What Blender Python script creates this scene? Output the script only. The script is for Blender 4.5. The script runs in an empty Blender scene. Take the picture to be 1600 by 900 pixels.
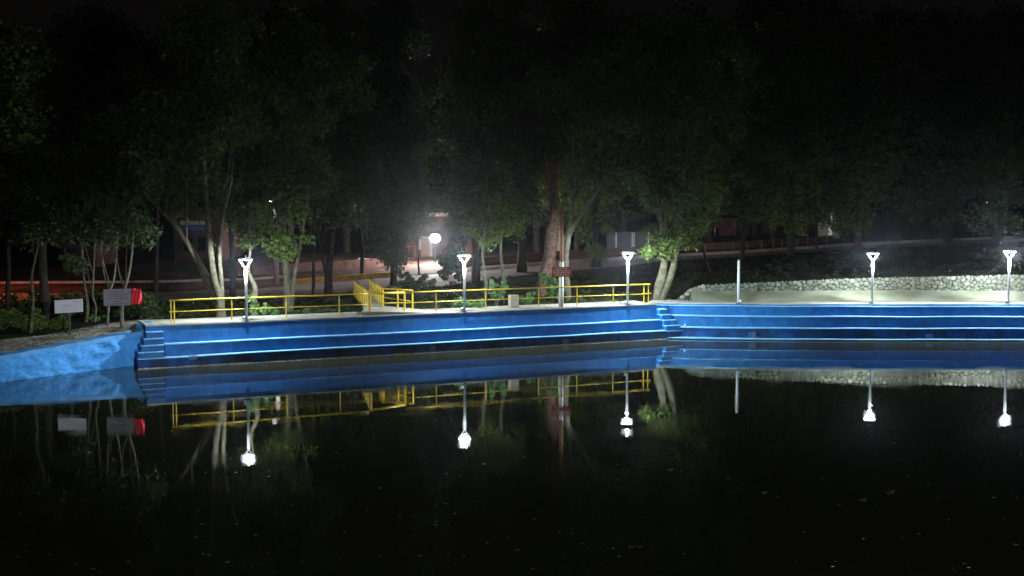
import bpy, bmesh, math, random
import numpy as np
from mathutils import Vector, noise
from mathutils.bvhtree import BVHTree

C = bpy.context.scene.collection
SC = bpy.context.scene
# ------------------------------------------------------------------ camera, sky, exposure
F = 1800.0; CAMZ = 6.5; HZ = 321.0
PITCH = math.atan((450 - HZ) / F)
cam_d = bpy.data.cameras.new('camera'); cam = bpy.data.objects.new('camera', cam_d); C.objects.link(cam)
cam.location = (0, 0, CAMZ); cam.rotation_euler = (math.pi / 2 - PITCH, 0, 0)
cam_d.sensor_width = 36; cam_d.lens = 36 * F / 1600; cam_d.clip_start = 0.1; cam_d.clip_end = 2000
SC.camera = cam
SC.render.resolution_x = 1024; SC.render.resolution_y = 576
w = bpy.data.worlds.new('World'); SC.world = w; w.use_nodes = True
wn = w.node_tree.nodes; wl = w.node_tree.links; wn.clear()
wo = wn.new('ShaderNodeOutputWorld'); wb = wn.new('ShaderNodeBackground')
wb.inputs['Color'].default_value = (1.0, 0.86, 0.80, 1); wb.inputs['Strength'].default_value = 0.0026
wl.new(wb.outputs[0], wo.inputs[0])
SC.view_settings.view_transform = 'Standard'; SC.view_settings.look = 'None'
SC.view_settings.gamma = 1; SC.view_settings.use_curve_mapping = False
SC.view_settings.exposure = 0.0
SC.render.engine = 'CYCLES'
SC.cycles.use_denoising = True
SC.cycles.max_bounces = 6; SC.cycles.diffuse_bounces = 3; SC.cycles.glossy_bounces = 3
SC.cycles.transparent_max_bounces = 6; SC.cycles.caustics_reflective = False; SC.cycles.caustics_refractive = False
SC.cycles.sample_clamp_indirect = 3.0
LAMP_W = 1500.0; FLOOD_W = 6500.0
# added fill spot behind the camera, brightens the sign fronts and the crowns
FILL_W = 4500.0
_l = bpy.data.lights.new('fill_light', 'SPOT'); _l.energy = FILL_W; _l.color = (0.95, 0.98, 1.0); _l.shadow_soft_size = 0.3
_l.spot_size = math.radians(95); _l.spot_blend = 0.9
_o = bpy.data.objects.new('fill_light', _l); C.objects.link(_o); _o.location = (9, -4, 7.5)
_o.rotation_euler = (Vector((-9, 50, 9)) - Vector((9, -4, 7.5))).to_track_quat('-Z', 'Y').to_euler()
# second added fill, a narrow spot aimed at the left corner and notice boards
_l = bpy.data.lights.new('fill_spot', 'SPOT'); _l.energy = 52000.0; _l.color = (0.95, 0.98, 1.0); _l.shadow_soft_size = 0.3
_l.spot_size = math.radians(12.5); _l.spot_blend = 1.0
_o = bpy.data.objects.new('fill_spot', _l); C.objects.link(_o); _o.location = (9, -4, 7.8)
_o.rotation_euler = (Vector((-16.4, 46.5, 0.6)) - Vector((9, -4, 7.8))).to_track_quat('-Z', 'Y').to_euler()

# third added fill, cyan tinted, from far left onto the right hand corner stairs
_l = bpy.data.lights.new('fill_spot', 'SPOT'); _l.energy = 120000.0; _l.color = (0.78, 1.0, 1.0); _l.shadow_soft_size = 0.3
_l.spot_size = math.radians(9); _l.spot_blend = 1.0
_o = bpy.data.objects.new('fill_spot', _l); C.objects.link(_o); _o.location = (-24, -2, 7.8)
_o.rotation_euler = (Vector((10.2, 57, 1.0)) - Vector((-24, -2, 7.8))).to_track_quat('-Z', 'Y').to_euler()
# ------------------------------------------------------------------ geometry helpers
cp, sp_ = math.cos(PITCH), math.sin(PITCH)
def ray(px, py):
    return Vector((px - 800, F * cp + (450 - py) * sp_, -F * sp_ + (450 - py) * cp))
def G(px, py, z):
    r = ray(px, py); t = (z - CAMZ) / r.z
    return Vector((r.x * t, r.y * t, z))
def W(px, py, d):
    r = ray(px, py); t = d / r.y
    return Vector((r.x * t, d, CAMZ + r.z * t))
def px_m(d): return d / F * 1.0

def mesh_obj(name, verts, faces, mat, parent=None, smooth=False, mats=None, fm=None):
    me = bpy.data.meshes.new(name)
    me.from_pydata([tuple(v) for v in verts], [], faces); me.update()
    if mats:
        for m in mats: me.materials.append(m)
        if fm: me.polygons.foreach_set('material_index', fm)
    else: me.materials.append(mat)
    if smooth: me.polygons.foreach_set('use_smooth', [True] * len(me.polygons))
    o = bpy.data.objects.new(name, me); C.objects.link(o)
    if parent: o.parent = parent; o.matrix_parent_inverse = PINV.get(parent.name, parent.matrix_world.inverted())
    return o
PINV = {}
def tag(o, label=None, cat=None, group=None, kind=None):
    if label: o['label'] = label
    if cat: o['category'] = cat
    if group: o['group'] = group
    if kind: o['kind'] = kind
    return o
def thing(name, loc, label, cat, group=None):
    e = bpy.data.objects.new(name, None); C.objects.link(e); e.location = loc
    e.empty_display_size = 0.3
    from mathutils import Matrix
    PINV[e.name] = Matrix.Translation(-Vector(loc))
    return tag(e, label, cat, group)
class MB:
    def __init__(s): s.v = []; s.f = []
    def add(s, v, f):
        n = len(s.v); s.v += [Vector(a) for a in v]; s.f += [tuple(i + n for i in q) for q in f]; return s
    def box(s, c, sx, sy, sz, ux=(1, 0, 0), uy=(0, 1, 0), b=0.0):
        # box centred on c, bevelled vertical edges when b > 0
        c = Vector(c); ux = Vector(ux).normalized(); uy = Vector(uy).normalized(); uz = Vector((0, 0, 1))
        hx, hy, hz = sx / 2, sy / 2, sz / 2
        if b <= 0: pts = [(-hx, -hy), (hx, -hy), (hx, hy), (-hx, hy)]
        else: pts = [(-hx + b, -hy), (hx - b, -hy), (hx, -hy + b), (hx, hy - b), (hx - b, hy), (-hx + b, hy), (-hx, hy - b), (-hx, -hy + b)]
        n = len(pts); rings = [(-hz, 1), (hz - b, 1), (hz, 0)] if b > 0 else [(-hz, 1), (hz, 1)]
        v = []
        for z, k in rings:
            for x, y in pts:
                q = 1 if k else 1 - b / max(hx, hy) * 0.9
                v.append(c + ux * x * q + uy * y * q + uz * z)
        f = []
        for r in range(len(rings) - 1):
            for i in range(n): f.append((r * n + i, r * n + (i + 1) % n, (r + 1) * n + (i + 1) % n, (r + 1) * n + i))
        f.append(tuple(range(n - 1, -1, -1))); f.append(tuple((len(rings) - 1) * n + i for i in range(n)))
        return s.add(v, f)
    def tube(s, pts, rad, sides=8, cap=True, wob=0.0, seed=0):
        pts = [Vector(p) for p in pts]
        if not hasattr(rad, '__len__'): rad = [rad] * len(pts)
        ref = None; v = []; f = []
        for i, p in enumerate(pts):
            t = (pts[min(i + 1, len(pts) - 1)] - pts[max(i - 1, 0)])
            if t.length < 1e-9: t = Vector((0, 0, 1))
            t.normalize()
            if ref is None: ref = Vector((1, 0, 0)) if abs(t.x) < 0.9 else Vector((0, 1, 0))
            a = t.cross(ref).normalized(); bb = a.cross(t).normalized(); ref = bb
            a = t.cross(bb).normalized()
            for k in range(sides):
                th = 2 * math.pi * k / sides
                r = rad[i]
                if wob: r *= 1 + wob * noise.noise(Vector((math.cos(th) * 1.3 + seed, math.sin(th) * 1.3, p.z * 0.9)))
                v.append(p + (a * math.cos(th) + bb * math.sin(th)) * r)
        for i in range(len(pts) - 1):
            for k in range(sides):
                f.append((i * sides + k, i * sides + (k + 1) % sides, (i + 1) * sides + (k + 1) % sides, (i + 1) * sides + k))
        if cap: f.append(tuple(range(sides - 1, -1, -1))); f.append(tuple((len(pts) - 1) * sides + k for k in range(sides)))
        return s.add(v, f)
    def lathe(s, c, prof, sides=20):
        c = Vector(c); v = []; f = []
        for r, z in prof:
            for k in range(sides):
                th = 2 * math.pi * k / sides; v.append(c + Vector((r * math.cos(th), r * math.sin(th), z)))
        for i in range(len(prof) - 1):
            for k in range(sides): f.append((i * sides + k, i * sides + (k + 1) % sides, (i + 1) * sides + (k + 1) % sides, (i + 1) * sides + k))
        f.append(tuple(range(sides - 1, -1, -1))); f.append(tuple((len(prof) - 1) * sides + k for k in range(sides)))
        return s.add(v, f)
    def build(s, name, mat, parent=None, smooth=False):
        return mesh_obj(name, s.v, s.f, mat, parent, smooth)

# ------------------------------------------------------------------ materials
def mat(name, col, rough=0.8, spec=0.3, var=0.0, vscale=3.0, col2=None, c2scale=1.5, c2lo=0.45, c2hi=0.62,
        bump=0.0, bscale=20.0, metal=0.0, detail=6, bdist=0.02):
    m = bpy.data.materials.new(name); m.use_nodes = True
    N = m.node_tree.nodes; L = m.node_tree.links; b = N['Principled BSDF']
    b.inputs['Roughness'].default_value = rough; b.inputs['Specular IOR Level'].default_value = spec
    b.inputs['Metallic'].default_value = metal; b.inputs['Base Color'].default_value = (*col, 1)
    tc = N.new('ShaderNodeTexCoord'); src = None
    if col2 is not None:
        n = N.new('ShaderNodeTexNoise'); n.inputs['Scale'].default_value = c2scale; n.inputs['Detail'].default_value = 8
        L.new(tc.outputs['Object'], n.inputs['Vector'])
        r = N.new('ShaderNodeValToRGB'); r.color_ramp.elements[0].position = c2lo; r.color_ramp.elements[1].position = c2hi
        r.color_ramp.elements[0].color = (*col, 1); r.color_ramp.elements[1].color = (*col2, 1)
        L.new(n.outputs['Fac'], r.inputs['Fac']); src = r.outputs['Color']
    if var:
        n = N.new('ShaderNodeTexNoise'); n.inputs['Scale'].default_value = vscale; n.inputs['Detail'].default_value = detail
        L.new(tc.outputs['Object'], n.inputs['Vector'])
        mr = N.new('ShaderNodeMapRange'); mr.inputs['From Min'].default_value = 0.3; mr.inputs['From Max'].default_value = 0.7
        mr.inputs['To Min'].default_value = 1 - var; mr.inputs['To Max'].default_value = 1 + var
        L.new(n.outputs['Fac'], mr.inputs['Value'])
        mx = N.new('ShaderNodeVectorMath'); mx.operation = 'SCALE'
        if src: L.new(src, mx.inputs[0])
        else: mx.inputs[0].default_value = col
        L.new(mr.outputs['Result'], mx.inputs['Scale']); src = mx.outputs['Vector']
    if src: L.new(src, b.inputs['Base Color'])
    if bump:
        n = N.new('ShaderNodeTexNoise'); n.inputs['Scale'].default_value = bscale; n.inputs['Detail'].default_value = 5
        L.new(tc.outputs['Object'], n.inputs['Vector'])
        bp = N.new('ShaderNodeBump'); bp.inputs['Strength'].default_value = bump; bp.inputs['Distance'].default_value = bdist
        L.new(n.outputs['Fac'], bp.inputs['Height']); L.new(bp.outputs['Normal'], b.inputs['Normal'])
    return m
def emis(name, col, s):
    m = bpy.data.materials.new(name); m.use_nodes = True
    b = m.node_tree.nodes['Principled BSDF']
    b.inputs['Base Color'].default_value = (*col, 1)
    b.inputs['Emission Color'].default_value = (*col, 1); b.inputs['Emission Strength'].default_value = s
    return m
def leaf_mat(name, col, col2, trans=0.35):
    m = bpy.data.materials.new(name); m.use_nodes = True
    N = m.node_tree.nodes; L = m.node_tree.links; N.clear()
    out = N.new('ShaderNodeOutputMaterial'); geo = N.new('ShaderNodeNewGeometry')
    r = N.new('ShaderNodeValToRGB'); e = r.color_ramp.elements
    e[0].color = (*col, 1); e[1].color = (*col2, 1); e.new(0.9).color = (*[c * 0.75 for c in col2], 1)
    L.new(geo.outputs['Random Per Island'], r.inputs['Fac'])
    d = N.new('ShaderNodeBsdfPrincipled'); d.inputs['Roughness'].default_value = 0.65; d.inputs['Specular IOR Level'].default_value = 0.2
    t = N.new('ShaderNodeBsdfTranslucent'); mx = N.new('ShaderNodeMixShader'); mx.inputs[0].default_value = trans
    L.new(r.outputs['Color'], d.inputs['Base Color']); L.new(r.outputs['Color'], t.inputs['Color'])
    L.new(d.outputs[0], mx.inputs[1]); L.new(t.outputs[0], mx.inputs[2]); L.new(mx.outputs[0], out.inputs[0])
    return m

M = {}
M['riser'] = mat('blue_paint_riser', (0.011, 0.118, 0.36), 0.6, 0.25, col2=(0.018, 0.15, 0.38), c2scale=3.5, c2lo=.5, c2hi=.66, var=0.22, vscale=2.4, bump=0.35, bscale=5)
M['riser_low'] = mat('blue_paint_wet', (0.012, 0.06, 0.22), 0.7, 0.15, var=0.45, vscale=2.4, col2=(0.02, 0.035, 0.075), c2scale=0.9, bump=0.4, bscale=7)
M['tread'] = mat('blue_paint_lit', (0.20, 0.54, 0.88), 0.5, 0.4, var=0.2, vscale=2.2, bump=0.25, bscale=9)  # step paint lightened: lamp light from above put into the tread colour
M['wing'] = mat('blue_paint_rough', (0.07, 0.36, 0.88), 0.6, 0.25, var=0.18, vscale=1.6, bump=0.6, bscale=6, bdist=0.04)
M['wing_top'] = mat('blue_paint_coping', (0.12, 0.40, 0.80), 0.6, 0.25, var=0.2, vscale=2.0, bump=0.3, bscale=12)
M['concrete'] = mat('deck_concrete', (0.44, 0.43, 0.36), 0.85, 0.2, var=0.22, vscale=1.4, bump=0.3, bscale=25)
M['apron'] = mat('apron_concrete', (0.30, 0.33, 0.25), 0.85, 0.2, var=0.25, vscale=0.7, col2=(0.22, 0.24, 0.16), c2scale=0.5, bump=0.3, bscale=18)
M['mortar'] = mat('mortar', (0.085, 0.09, 0.07), 0.95, 0.1, var=0.3, vscale=5)
M['stone'] = leaf_mat('river_stone', (0.13, 0.145, 0.115), (0.30, 0.325, 0.26), 0.0)
M['yellow'] = mat('yellow_paint', (0.74, 0.52, 0.035), 0.4, 0.5, var=0.12, vscale=6)
M['pole'] = mat('white_pole_paint', (0.66, 0.69, 0.70), 0.45, 0.5, var=0.08, vscale=5)
M['darkmetal'] = mat('dark_metal', (0.05, 0.05, 0.055), 0.5, 0.5)
M['whitepaint'] = mat('white_lacquer', (0.78, 0.80, 0.82), 0.4, 0.5)
M['led'] = emis('led_ring', (0.86, 0.94, 1.0), 26.0)
M['flood'] = emis('flood_glass', (1.0, 0.98, 0.95), 60.0)
M['smalllight'] = emis('small_lamp_glass', (0.95, 0.97, 1.0), 3.0)
M['warmwin'] = emis('orange_window', (1.0, 0.30, 0.07), 0.5)
M['palewin'] = emis('pale_window', (0.85, 0.92, 0.80), 0.22)
M['ground'] = mat('dark_soil', (0.022, 0.022, 0.015), 0.95, 0.1, var=0.5, vscale=0.8, col2=(0.015, 0.028, 0.010), c2scale=0.35, bump=0.8, bscale=5, bdist=0.08)
M['sand'] = mat('gravel_soil', (0.32, 0.31, 0.26), 0.95, 0.1, var=0.5, vscale=4, col2=(0.12, 0.12, 0.09), c2scale=0.9, bump=0.9, bscale=22, bdist=0.03)
M['road'] = mat('road_surface', (0.20, 0.155, 0.155), 0.85, 0.2, var=0.3, vscale=0.7, bump=0.3, bscale=18)
M['shoulder'] = mat('red_soil', (0.075, 0.042, 0.033), 0.95, 0.1, var=0.5, vscale=0.9, col2=(0.02, 0.018, 0.013), c2scale=.35, bump=0.5, bscale=8)
M['kerb'] = mat('kerb_concrete', (0.32, 0.26, 0.23), 0.85, 0.2, var=0.3, vscale=1.2)
M['kerb_y'] = mat('kerb_yellow', (0.50, 0.28, 0.05), 0.7, 0.3, var=0.3, vscale=2)
M['fencegrey'] = mat('fence_grey', (0.13, 0.12, 0.11), 0.8, 0.2)
M['brick'] = mat('brick_red', (0.10, 0.05, 0.045), 0.9, 0.15, var=0.35, vscale=1.8, bump=0.4, bscale=14)
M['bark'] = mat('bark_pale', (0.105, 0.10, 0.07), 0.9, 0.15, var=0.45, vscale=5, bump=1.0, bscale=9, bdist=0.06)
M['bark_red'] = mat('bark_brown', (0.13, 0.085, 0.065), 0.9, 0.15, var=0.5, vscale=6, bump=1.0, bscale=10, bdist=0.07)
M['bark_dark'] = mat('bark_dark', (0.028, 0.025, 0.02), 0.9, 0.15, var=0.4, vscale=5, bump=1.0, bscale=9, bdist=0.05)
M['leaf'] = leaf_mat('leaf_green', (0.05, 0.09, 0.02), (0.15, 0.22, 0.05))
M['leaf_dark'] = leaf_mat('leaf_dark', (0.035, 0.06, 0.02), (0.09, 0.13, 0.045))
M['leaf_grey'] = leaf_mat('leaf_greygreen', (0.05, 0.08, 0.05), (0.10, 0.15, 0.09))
M['grass'] = leaf_mat('grass_dark', (0.008, 0.012, 0.005), (0.02, 0.03, 0.012), 0.1)
M['leaf_brown'] = leaf_mat('leaf_brown', (0.08, 0.055, 0.025), (0.13, 0.10, 0.04))
M['leaf_bright'] = leaf_mat('leaf_bush', (0.08, 0.20, 0.06), (0.22, 0.42, 0.16))
M['cloth'] = mat('red_cloth', (0.62, 0.02, 0.04), 0.6, 0.3, var=0.25, vscale=6)
M['signwhite'] = mat('sign_white', (0.60, 0.62, 0.68), 0.4, 0.4, var=0.05)
M['signgrey'] = mat('sign_grey', (0.21, 0.20, 0.23), 0.5, 0.3, var=0.1)
M['signbrown'] = mat('sign_brown', (0.22, 0.045, 0.03), 0.6, 0.3, var=0.1)
M['ink'] = mat('sign_ink', (0.06, 0.07, 0.13), 0.7, 0.2)
M['ink2'] = mat('sign_ink_soft', (0.30, 0.32, 0.42), 0.7, 0.2)
M['cream'] = mat('cream_lettering', (0.70, 0.52, 0.42), 0.7, 0.2)
M['rust'] = mat('rusty_pole', (0.26, 0.13, 0.08), 0.8, 0.2, var=0.3)
M['plaster'] = mat('pale_plaster', (0.42, 0.38, 0.31), 0.85, 0.2, var=0.2, vscale=1.5)
M['bluewall'] = mat('blue_wall', (0.06, 0.12, 0.32), 0.8, 0.2, var=0.4, vscale=1.0)
M['glass'] = mat('dark_glass', (0.01, 0.012, 0.015), 0.1, 0.5)
M['mark'] = mat('stencil_paint', (0.16, 0.25, 0.45), 0.7, 0.2)
M['leafred'] = mat('fallen_leaf_red', (0.30, 0.09, 0.04), 0.35, 0.5)
M['leafpale'] = mat('fallen_leaf_pale', (0.55, 0.55, 0.45), 0.3, 0.6)
M['scum'] = mat('foam_scum', (0.42, 0.42, 0.33), 0.6, 0.4, var=0.4, vscale=6)

# water
def water_mat():
    m = bpy.data.materials.new('lake_water'); m.use_nodes = True
    N = m.node_tree.nodes; L = m.node_tree.links; b = N['Principled BSDF']
    b.inputs['Base Color'].default_value = (0.032, 0.036, 0.021, 1)
    b.inputs['Roughness'].default_value = 0.0; b.inputs['IOR'].default_value = 1.333
    b.inputs['Specular IOR Level'].default_value = 0.5
    tc = N.new('ShaderNodeTexCoord')
    mp = N.new('ShaderNodeMapping'); mp.inputs['Scale'].default_value = (1, 1.6, 1); L.new(tc.outputs['Object'], mp.inputs['Vector'])
    n1 = N.new('ShaderNodeTexNoise'); n1.inputs['Scale'].default_value = 2.6; n1.inputs['Detail'].default_value = 3
    n2 = N.new('ShaderNodeTexNoise'); n2.inputs['Scale'].default_value = 0.35; n2.inputs['Detail'].default_value = 1
    L.new(mp.outputs[0], n1.inputs['Vector']); L.new(mp.outputs[0], n2.inputs['Vector'])
    n3 = N.new('ShaderNodeTexNoise'); n3.inputs['Scale'].default_value = 26; n3.inputs['Detail'].default_value = 2
    L.new(mp.outputs[0], n3.inputs['Vector'])
    # ripples come in patches
    pr = N.new('ShaderNodeMapRange'); pr.inputs['From Min'].default_value = 0.48; pr.inputs['From Max'].default_value = 0.72
    pr.inputs['To Min'].default_value = 0.25; pr.inputs['To Max'].default_value = 6.0
    n4 = N.new('ShaderNodeTexNoise'); n4.inputs['Scale'].default_value = 0.6; n4.inputs['Detail'].default_value = 3
    L.new(tc.outputs['Object'], n4.inputs['Vector']); L.new(n4.outputs['Fac'], pr.inputs['Value'])
    mu = N.new('ShaderNodeMath'); mu.operation = 'MULTIPLY'; L.new(n3.outputs['Fac'], mu.inputs[0]); L.new(pr.outputs[0], mu.inputs[1])
    b1 = N.new('ShaderNodeBump'); b1.inputs['Strength'].default_value = 1.0; b1.inputs['Distance'].default_value = 0.00022
    L.new(n1.outputs['Fac'], b1.inputs['Height'])
    b2 = N.new('ShaderNodeBump'); b2.inputs['Strength'].default_value = 1.0; b2.inputs['Distance'].default_value = 0.00013
    L.new(mu.outputs[0], b2.inputs['Height']); L.new(b1.outputs[0], b2.inputs['Normal'])
    L.new(b2.outputs[0], b.inputs['Normal'])
    return m
M['water'] = water_mat()

# ------------------------------------------------------------------ the lake shore in plan
ZD = 1.65
A = G(254, 507.0, ZD); B = G(1025, 474.6, ZD)
U = (B - A); LEN = U.length; U.normalize(); NRM = Vector((U.y, -U.x, 0))      # towards the water
RY = 56.6; RX0 = B.x + 0.15; RX1 = 48.0

def interp(x, xs, ys): return float(np.interp(x, xs, ys))
def strip(name, path, prof, mt, parent, seed=0, amp=0.012, step=0.35, smooth=False, zlock=()):
    """loft a profile [(offset towards water, z)] along a plan path [(point, normal)]"""
    v = []; f = []; k = len(prof)
    if len(path) == 3 and isinstance(path[0], Vector):
        (p0, p1, nr) = path; L = (p1 - p0).length; n = max(2, int(L / step))
        sts = [(p0.lerp(p1, i / n), nr, L * i / n) for i in range(n + 1)]
    else: sts = path; n = len(sts) - 1
    for i in range(n + 1):
        p, nr, dd = sts[i]
        for j, (o, z) in enumerate(prof):
            a = amp
            jz = noise.noise(Vector((dd * 0.33, round(z * 3), 7.3))) * a * 2.0 + noise.noise(Vector((dd * 1.7, round(z * 3), 3.1))) * a * 0.6
            jo = noise.noise(Vector((dd * 0.4, round(z * 3) + 40, 1.3))) * a * 1.6 + noise.noise(Vector((dd * 2.3, z * 2 + 9, 1.3))) * a * 0.5
            if z >= ZD - 0.001 or z <= 0.0: jz = 0
            q = p + nr * (o + jo); v.append((q.x, q.y, z + jz))
    for i in range(n):
        for j in range(k - 1):
            f.append((i * k + j, (i + 1) * k + j, (i + 1) * k + j + 1, i * k + j + 1))
    f.append(tuple(range(k)) if k > 2 else ()) if False else None
    return mesh_obj(name, v, f, mt, parent, smooth)

def prof_cap(name, p, prof, mt, parent):
    v = [(p + NRM * o).to_tuple()[:2] + (z,) for o, z in prof]
    mesh_obj(name, v, [tuple(range(len(v)))], mt, parent)
def edge_strip(o, z, w_, nose=0.025, th=0.035):
    return [(o, z), (o + w_ + nose, z), (o + w_ + nose + 0.006, z - th), (o + w_, z - th - 0.004)]

# middle terrace
ter = thing('terrace', (A + B) / 2 * 1.0, 'long deep blue stepped lake terrace with a pale concrete deck and yellow railing', 'terrace', 'blue stepped terraces of the lake')
path = (A, B, NRM)
strip('deck_slab', path, [(-2.1, ZD - 0.25), (-2.1, ZD), (-1.0, ZD + 0.004), (0.03, ZD), (0.035, ZD - 0.05), (0.0, ZD - 0.055)], M['concrete'], ter)
strip('deck_slab', (A - U * 0.68, A, NRM), [(-2.1, ZD - 0.25), (-2.1, ZD - .002), (0.03, ZD - .002), (0.035, ZD - 0.05), (0.0, ZD - 0.055)], M['concrete'], ter)
strip('riser', (A - U * 0.68, A, NRM), [(0.0, ZD - 0.05), (0.01, 1.3)], M['riser'], ter)
strip('riser', path, [(0.0, ZD - 0.05), (0.06, 1.25), (0.11, 0.90)], M['riser'], ter)
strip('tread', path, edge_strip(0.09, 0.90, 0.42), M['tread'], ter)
strip('riser', path, [(0.51, 0.87), (0.56, 0.42)], M['riser'], ter)
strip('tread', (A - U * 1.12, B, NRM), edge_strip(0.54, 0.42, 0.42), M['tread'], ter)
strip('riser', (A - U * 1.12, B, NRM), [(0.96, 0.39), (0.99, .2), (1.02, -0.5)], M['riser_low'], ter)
def crust(path, o0, name, parent):
    (p0, p1, nr) = path; L = (p1 - p0).length; n = int(L / .08); v = []; f = []
    for i in range(n + 1):
        p = p0 + (p1 - p0) * (i / n); h = .03 + .035 * noise.noise(Vector((i * .09, 3, 0))) + .02 * noise.noise(Vector((i * .6, 9, 0)))
        q = p + nr * (o0 + .012 * noise.noise(Vector((i * .07, 0, 5)))); h = max(h, .002)
        v += [(q.x, q.y, -.02), (q.x, q.y, h), (q.x - nr.x * .05, q.y - nr.y * .05, h + .004)]
    for i in range(n):
        for j in range(2): f.append((i * 3 + j, i * 3 + 3 + j, i * 3 + 4 + j, i * 3 + 1 + j))
    return mesh_obj(name, v, f, M['scum'], parent)
crust((A - U * 1.12, B + U * .3, NRM), 1.045, 'waterline_crust', ter)
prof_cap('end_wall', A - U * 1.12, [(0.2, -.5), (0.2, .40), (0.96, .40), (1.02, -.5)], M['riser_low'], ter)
# end cap of the terrace facing the stairs
cap = [(-2.1, -0.5), (-2.1, ZD - 0.06), (0.0, ZD - 0.06), (0.1, 0.87), (0.51, 0.87), (0.56, 0.39), (0.96, 0.39), (1.02, -0.5)]
prof_cap('end_wall', B - U * 0.003, cap, M['riser'], ter); prof_cap('end_wall', A + U * 0.003, cap, M['riser'], ter)

# right terrace
RN = Vector((0, -1, 0)); 
def ry(x): return RY + 1.15 * math.exp(-(x - RX0) / 4.2)
def curve_path(x0, x1, step=0.35):
    n = int((x1 - x0) / step); out = []
    for i in range(n + 1):
        x = x0 + (x1 - x0) * i / n; sl = (ry(x + .05) - ry(x - .05)) / .1
        out.append((Vector((x, ry(x), 0)), Vector((sl, -1, 0)).normalized(), x))
    return out
ter2 = thing('terrace', (25, RY, 0), 'straight blue stepped terrace with four pale nosings below the stone wall', 'terrace', 'blue stepped terraces of the lake')
path2 = curve_path(RX0 - 0.4, RX1)
strip('deck_slab', path2, [(-1.75, ZD - 0.25), (-1.65, ZD), (-0.6, ZD + 0.003), (0.0, ZD), (0.004, ZD - 0.05)], M['concrete'], ter2)
strip('riser', path2, [(0.002, ZD - 0.05), (0.01, ZD - 0.10)], M['riser'], ter2)
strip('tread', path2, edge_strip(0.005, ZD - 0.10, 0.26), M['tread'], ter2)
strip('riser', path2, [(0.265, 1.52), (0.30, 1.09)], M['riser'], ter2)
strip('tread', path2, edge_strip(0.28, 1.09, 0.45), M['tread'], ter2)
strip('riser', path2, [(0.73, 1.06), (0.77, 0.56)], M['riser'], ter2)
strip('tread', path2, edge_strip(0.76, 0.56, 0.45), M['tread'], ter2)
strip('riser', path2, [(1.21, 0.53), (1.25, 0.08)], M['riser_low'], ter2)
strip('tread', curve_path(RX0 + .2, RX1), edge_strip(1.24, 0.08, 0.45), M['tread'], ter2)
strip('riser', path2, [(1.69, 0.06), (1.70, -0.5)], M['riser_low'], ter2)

# corner stairs: real steps of plank-like treads
def stair(name, s0, s1, par, n=5, d=0.2, zs=None, base=None, out=0.0):
    st = None
    zs = zs or [ZD - 0.25 * (k + 1) for k in range(n)]
    for k in range(n):
        mb = MB(); o1 = 0.16 + d * (k + 1); z = zs[k]; o0 = o1 - d - 0.12
        a0 = base + U * s0(k); a1 = base + U * s1(k)
        zb = -0.5
        c0 = a0 + NRM * (-0.35); c1 = a1 + NRM * (-0.35); c2 = a1 + NRM * o1; c3 = a0 + NRM * o1
        v = [(c0.x, c0.y, zb), (c1.x, c1.y, zb), (c2.x, c2.y, zb), (c3.x, c3.y, zb), (c0.x, c0.y, z - .03), (c1.x, c1.y, z - .03), (c2.x, c2.y, z - .03), (c3.x, c3.y, z - .03)]
        mb.add(v, [(0, 1, 5, 4), (1, 2, 6, 5), (2, 3, 7, 6), (3, 0, 4, 7), (4, 5, 6, 7)])
        if st is None: st = bpy.data.objects.new(name, None); C.objects.link(st); st.parent = par; st.matrix_parent_inverse = PINV[par.name]; 
        mb.build('step_riser', M['riser'], st)
        q2 = c2 + NRM * 0.03 + U * 0.01; q3 = c3 + NRM * 0.03 - U * 0.01
        t = MB(); v = []
        for zz in (z - .03, z):
            v += [(c0.x, c0.y, zz), (c1.x, c1.y, zz), (q2.x, q2.y, zz), (q3.x, q3.y, zz)]
        t.add(v, [(0, 1, 5, 4), (1, 2, 6, 5), (2, 3, 7, 6), (3, 0, 4, 7), (4, 5, 6, 7), (3, 2, 1, 0)])
        t.build('step_tread', M['tread'], st)
    return st
def fixinv(e): PINV[e.name] = PINV[e.parent.name]
_old = mesh_obj
def mesh_obj(name, verts, faces, mat, parent=None, smooth=False, mats=None, fm=None):
    if parent is not None and parent.parent is not None:
        PINV[parent.name] = PINV[parent.parent.name]   # sub-empties sit at their thing's base
        inv = PINV[parent.name]
        o = _old(name, verts, faces, mat, None, smooth, mats, fm); o.parent = parent
        bpy.context.view_layer.update() if False else None
        o.matrix_parent_inverse = inv @ MI
        return o
    return _old(name, verts, faces, mat, parent, smooth, mats, fm)
from mathutils import Matrix
MI = Matrix.Identity(4)
def stair_on(par, s0, s1, base, **k):
    """stairs as direct parts of their terrace"""
    n = k.get('n', 5); d = k.get('d', 0.2)
    for i in range(n):
        o1 = 0.14 + d * (i + 1); z = ZD - 0.25 * (i + 1)
        a0 = base + U * s0(i); a1 = base + U * s1(i)
        c0 = a0 - NRM * 0.35; c1 = a1 - NRM * 0.35; c2 = a1 + NRM * o1; c3 = a0 + NRM * o1
        v = [(c.x, c.y, zz) for zz in (-0.5, z - .03) for c in (c0, c1, c2, c3)]
        stp = mesh_obj('step', v, [(0, 1, 5, 4), (1, 2, 6, 5), (2, 3, 7, 6), (3, 0, 4, 7), (4, 5, 6, 7)], M['riser'], par)
        q2 = c2 + NRM * 0.03 + U * 0.01; q3 = c3 + NRM * 0.03 - U * 0.01
        v = [(c.x, c.y, zz) for zz in (z - .035, z) for c in (c0, c1, q2, q3)]
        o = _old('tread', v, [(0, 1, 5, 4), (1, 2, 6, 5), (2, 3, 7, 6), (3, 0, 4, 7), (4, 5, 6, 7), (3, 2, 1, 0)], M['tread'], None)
        o.parent = stp
        o.matrix_parent_inverse = Matrix.Identity(4)
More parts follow.
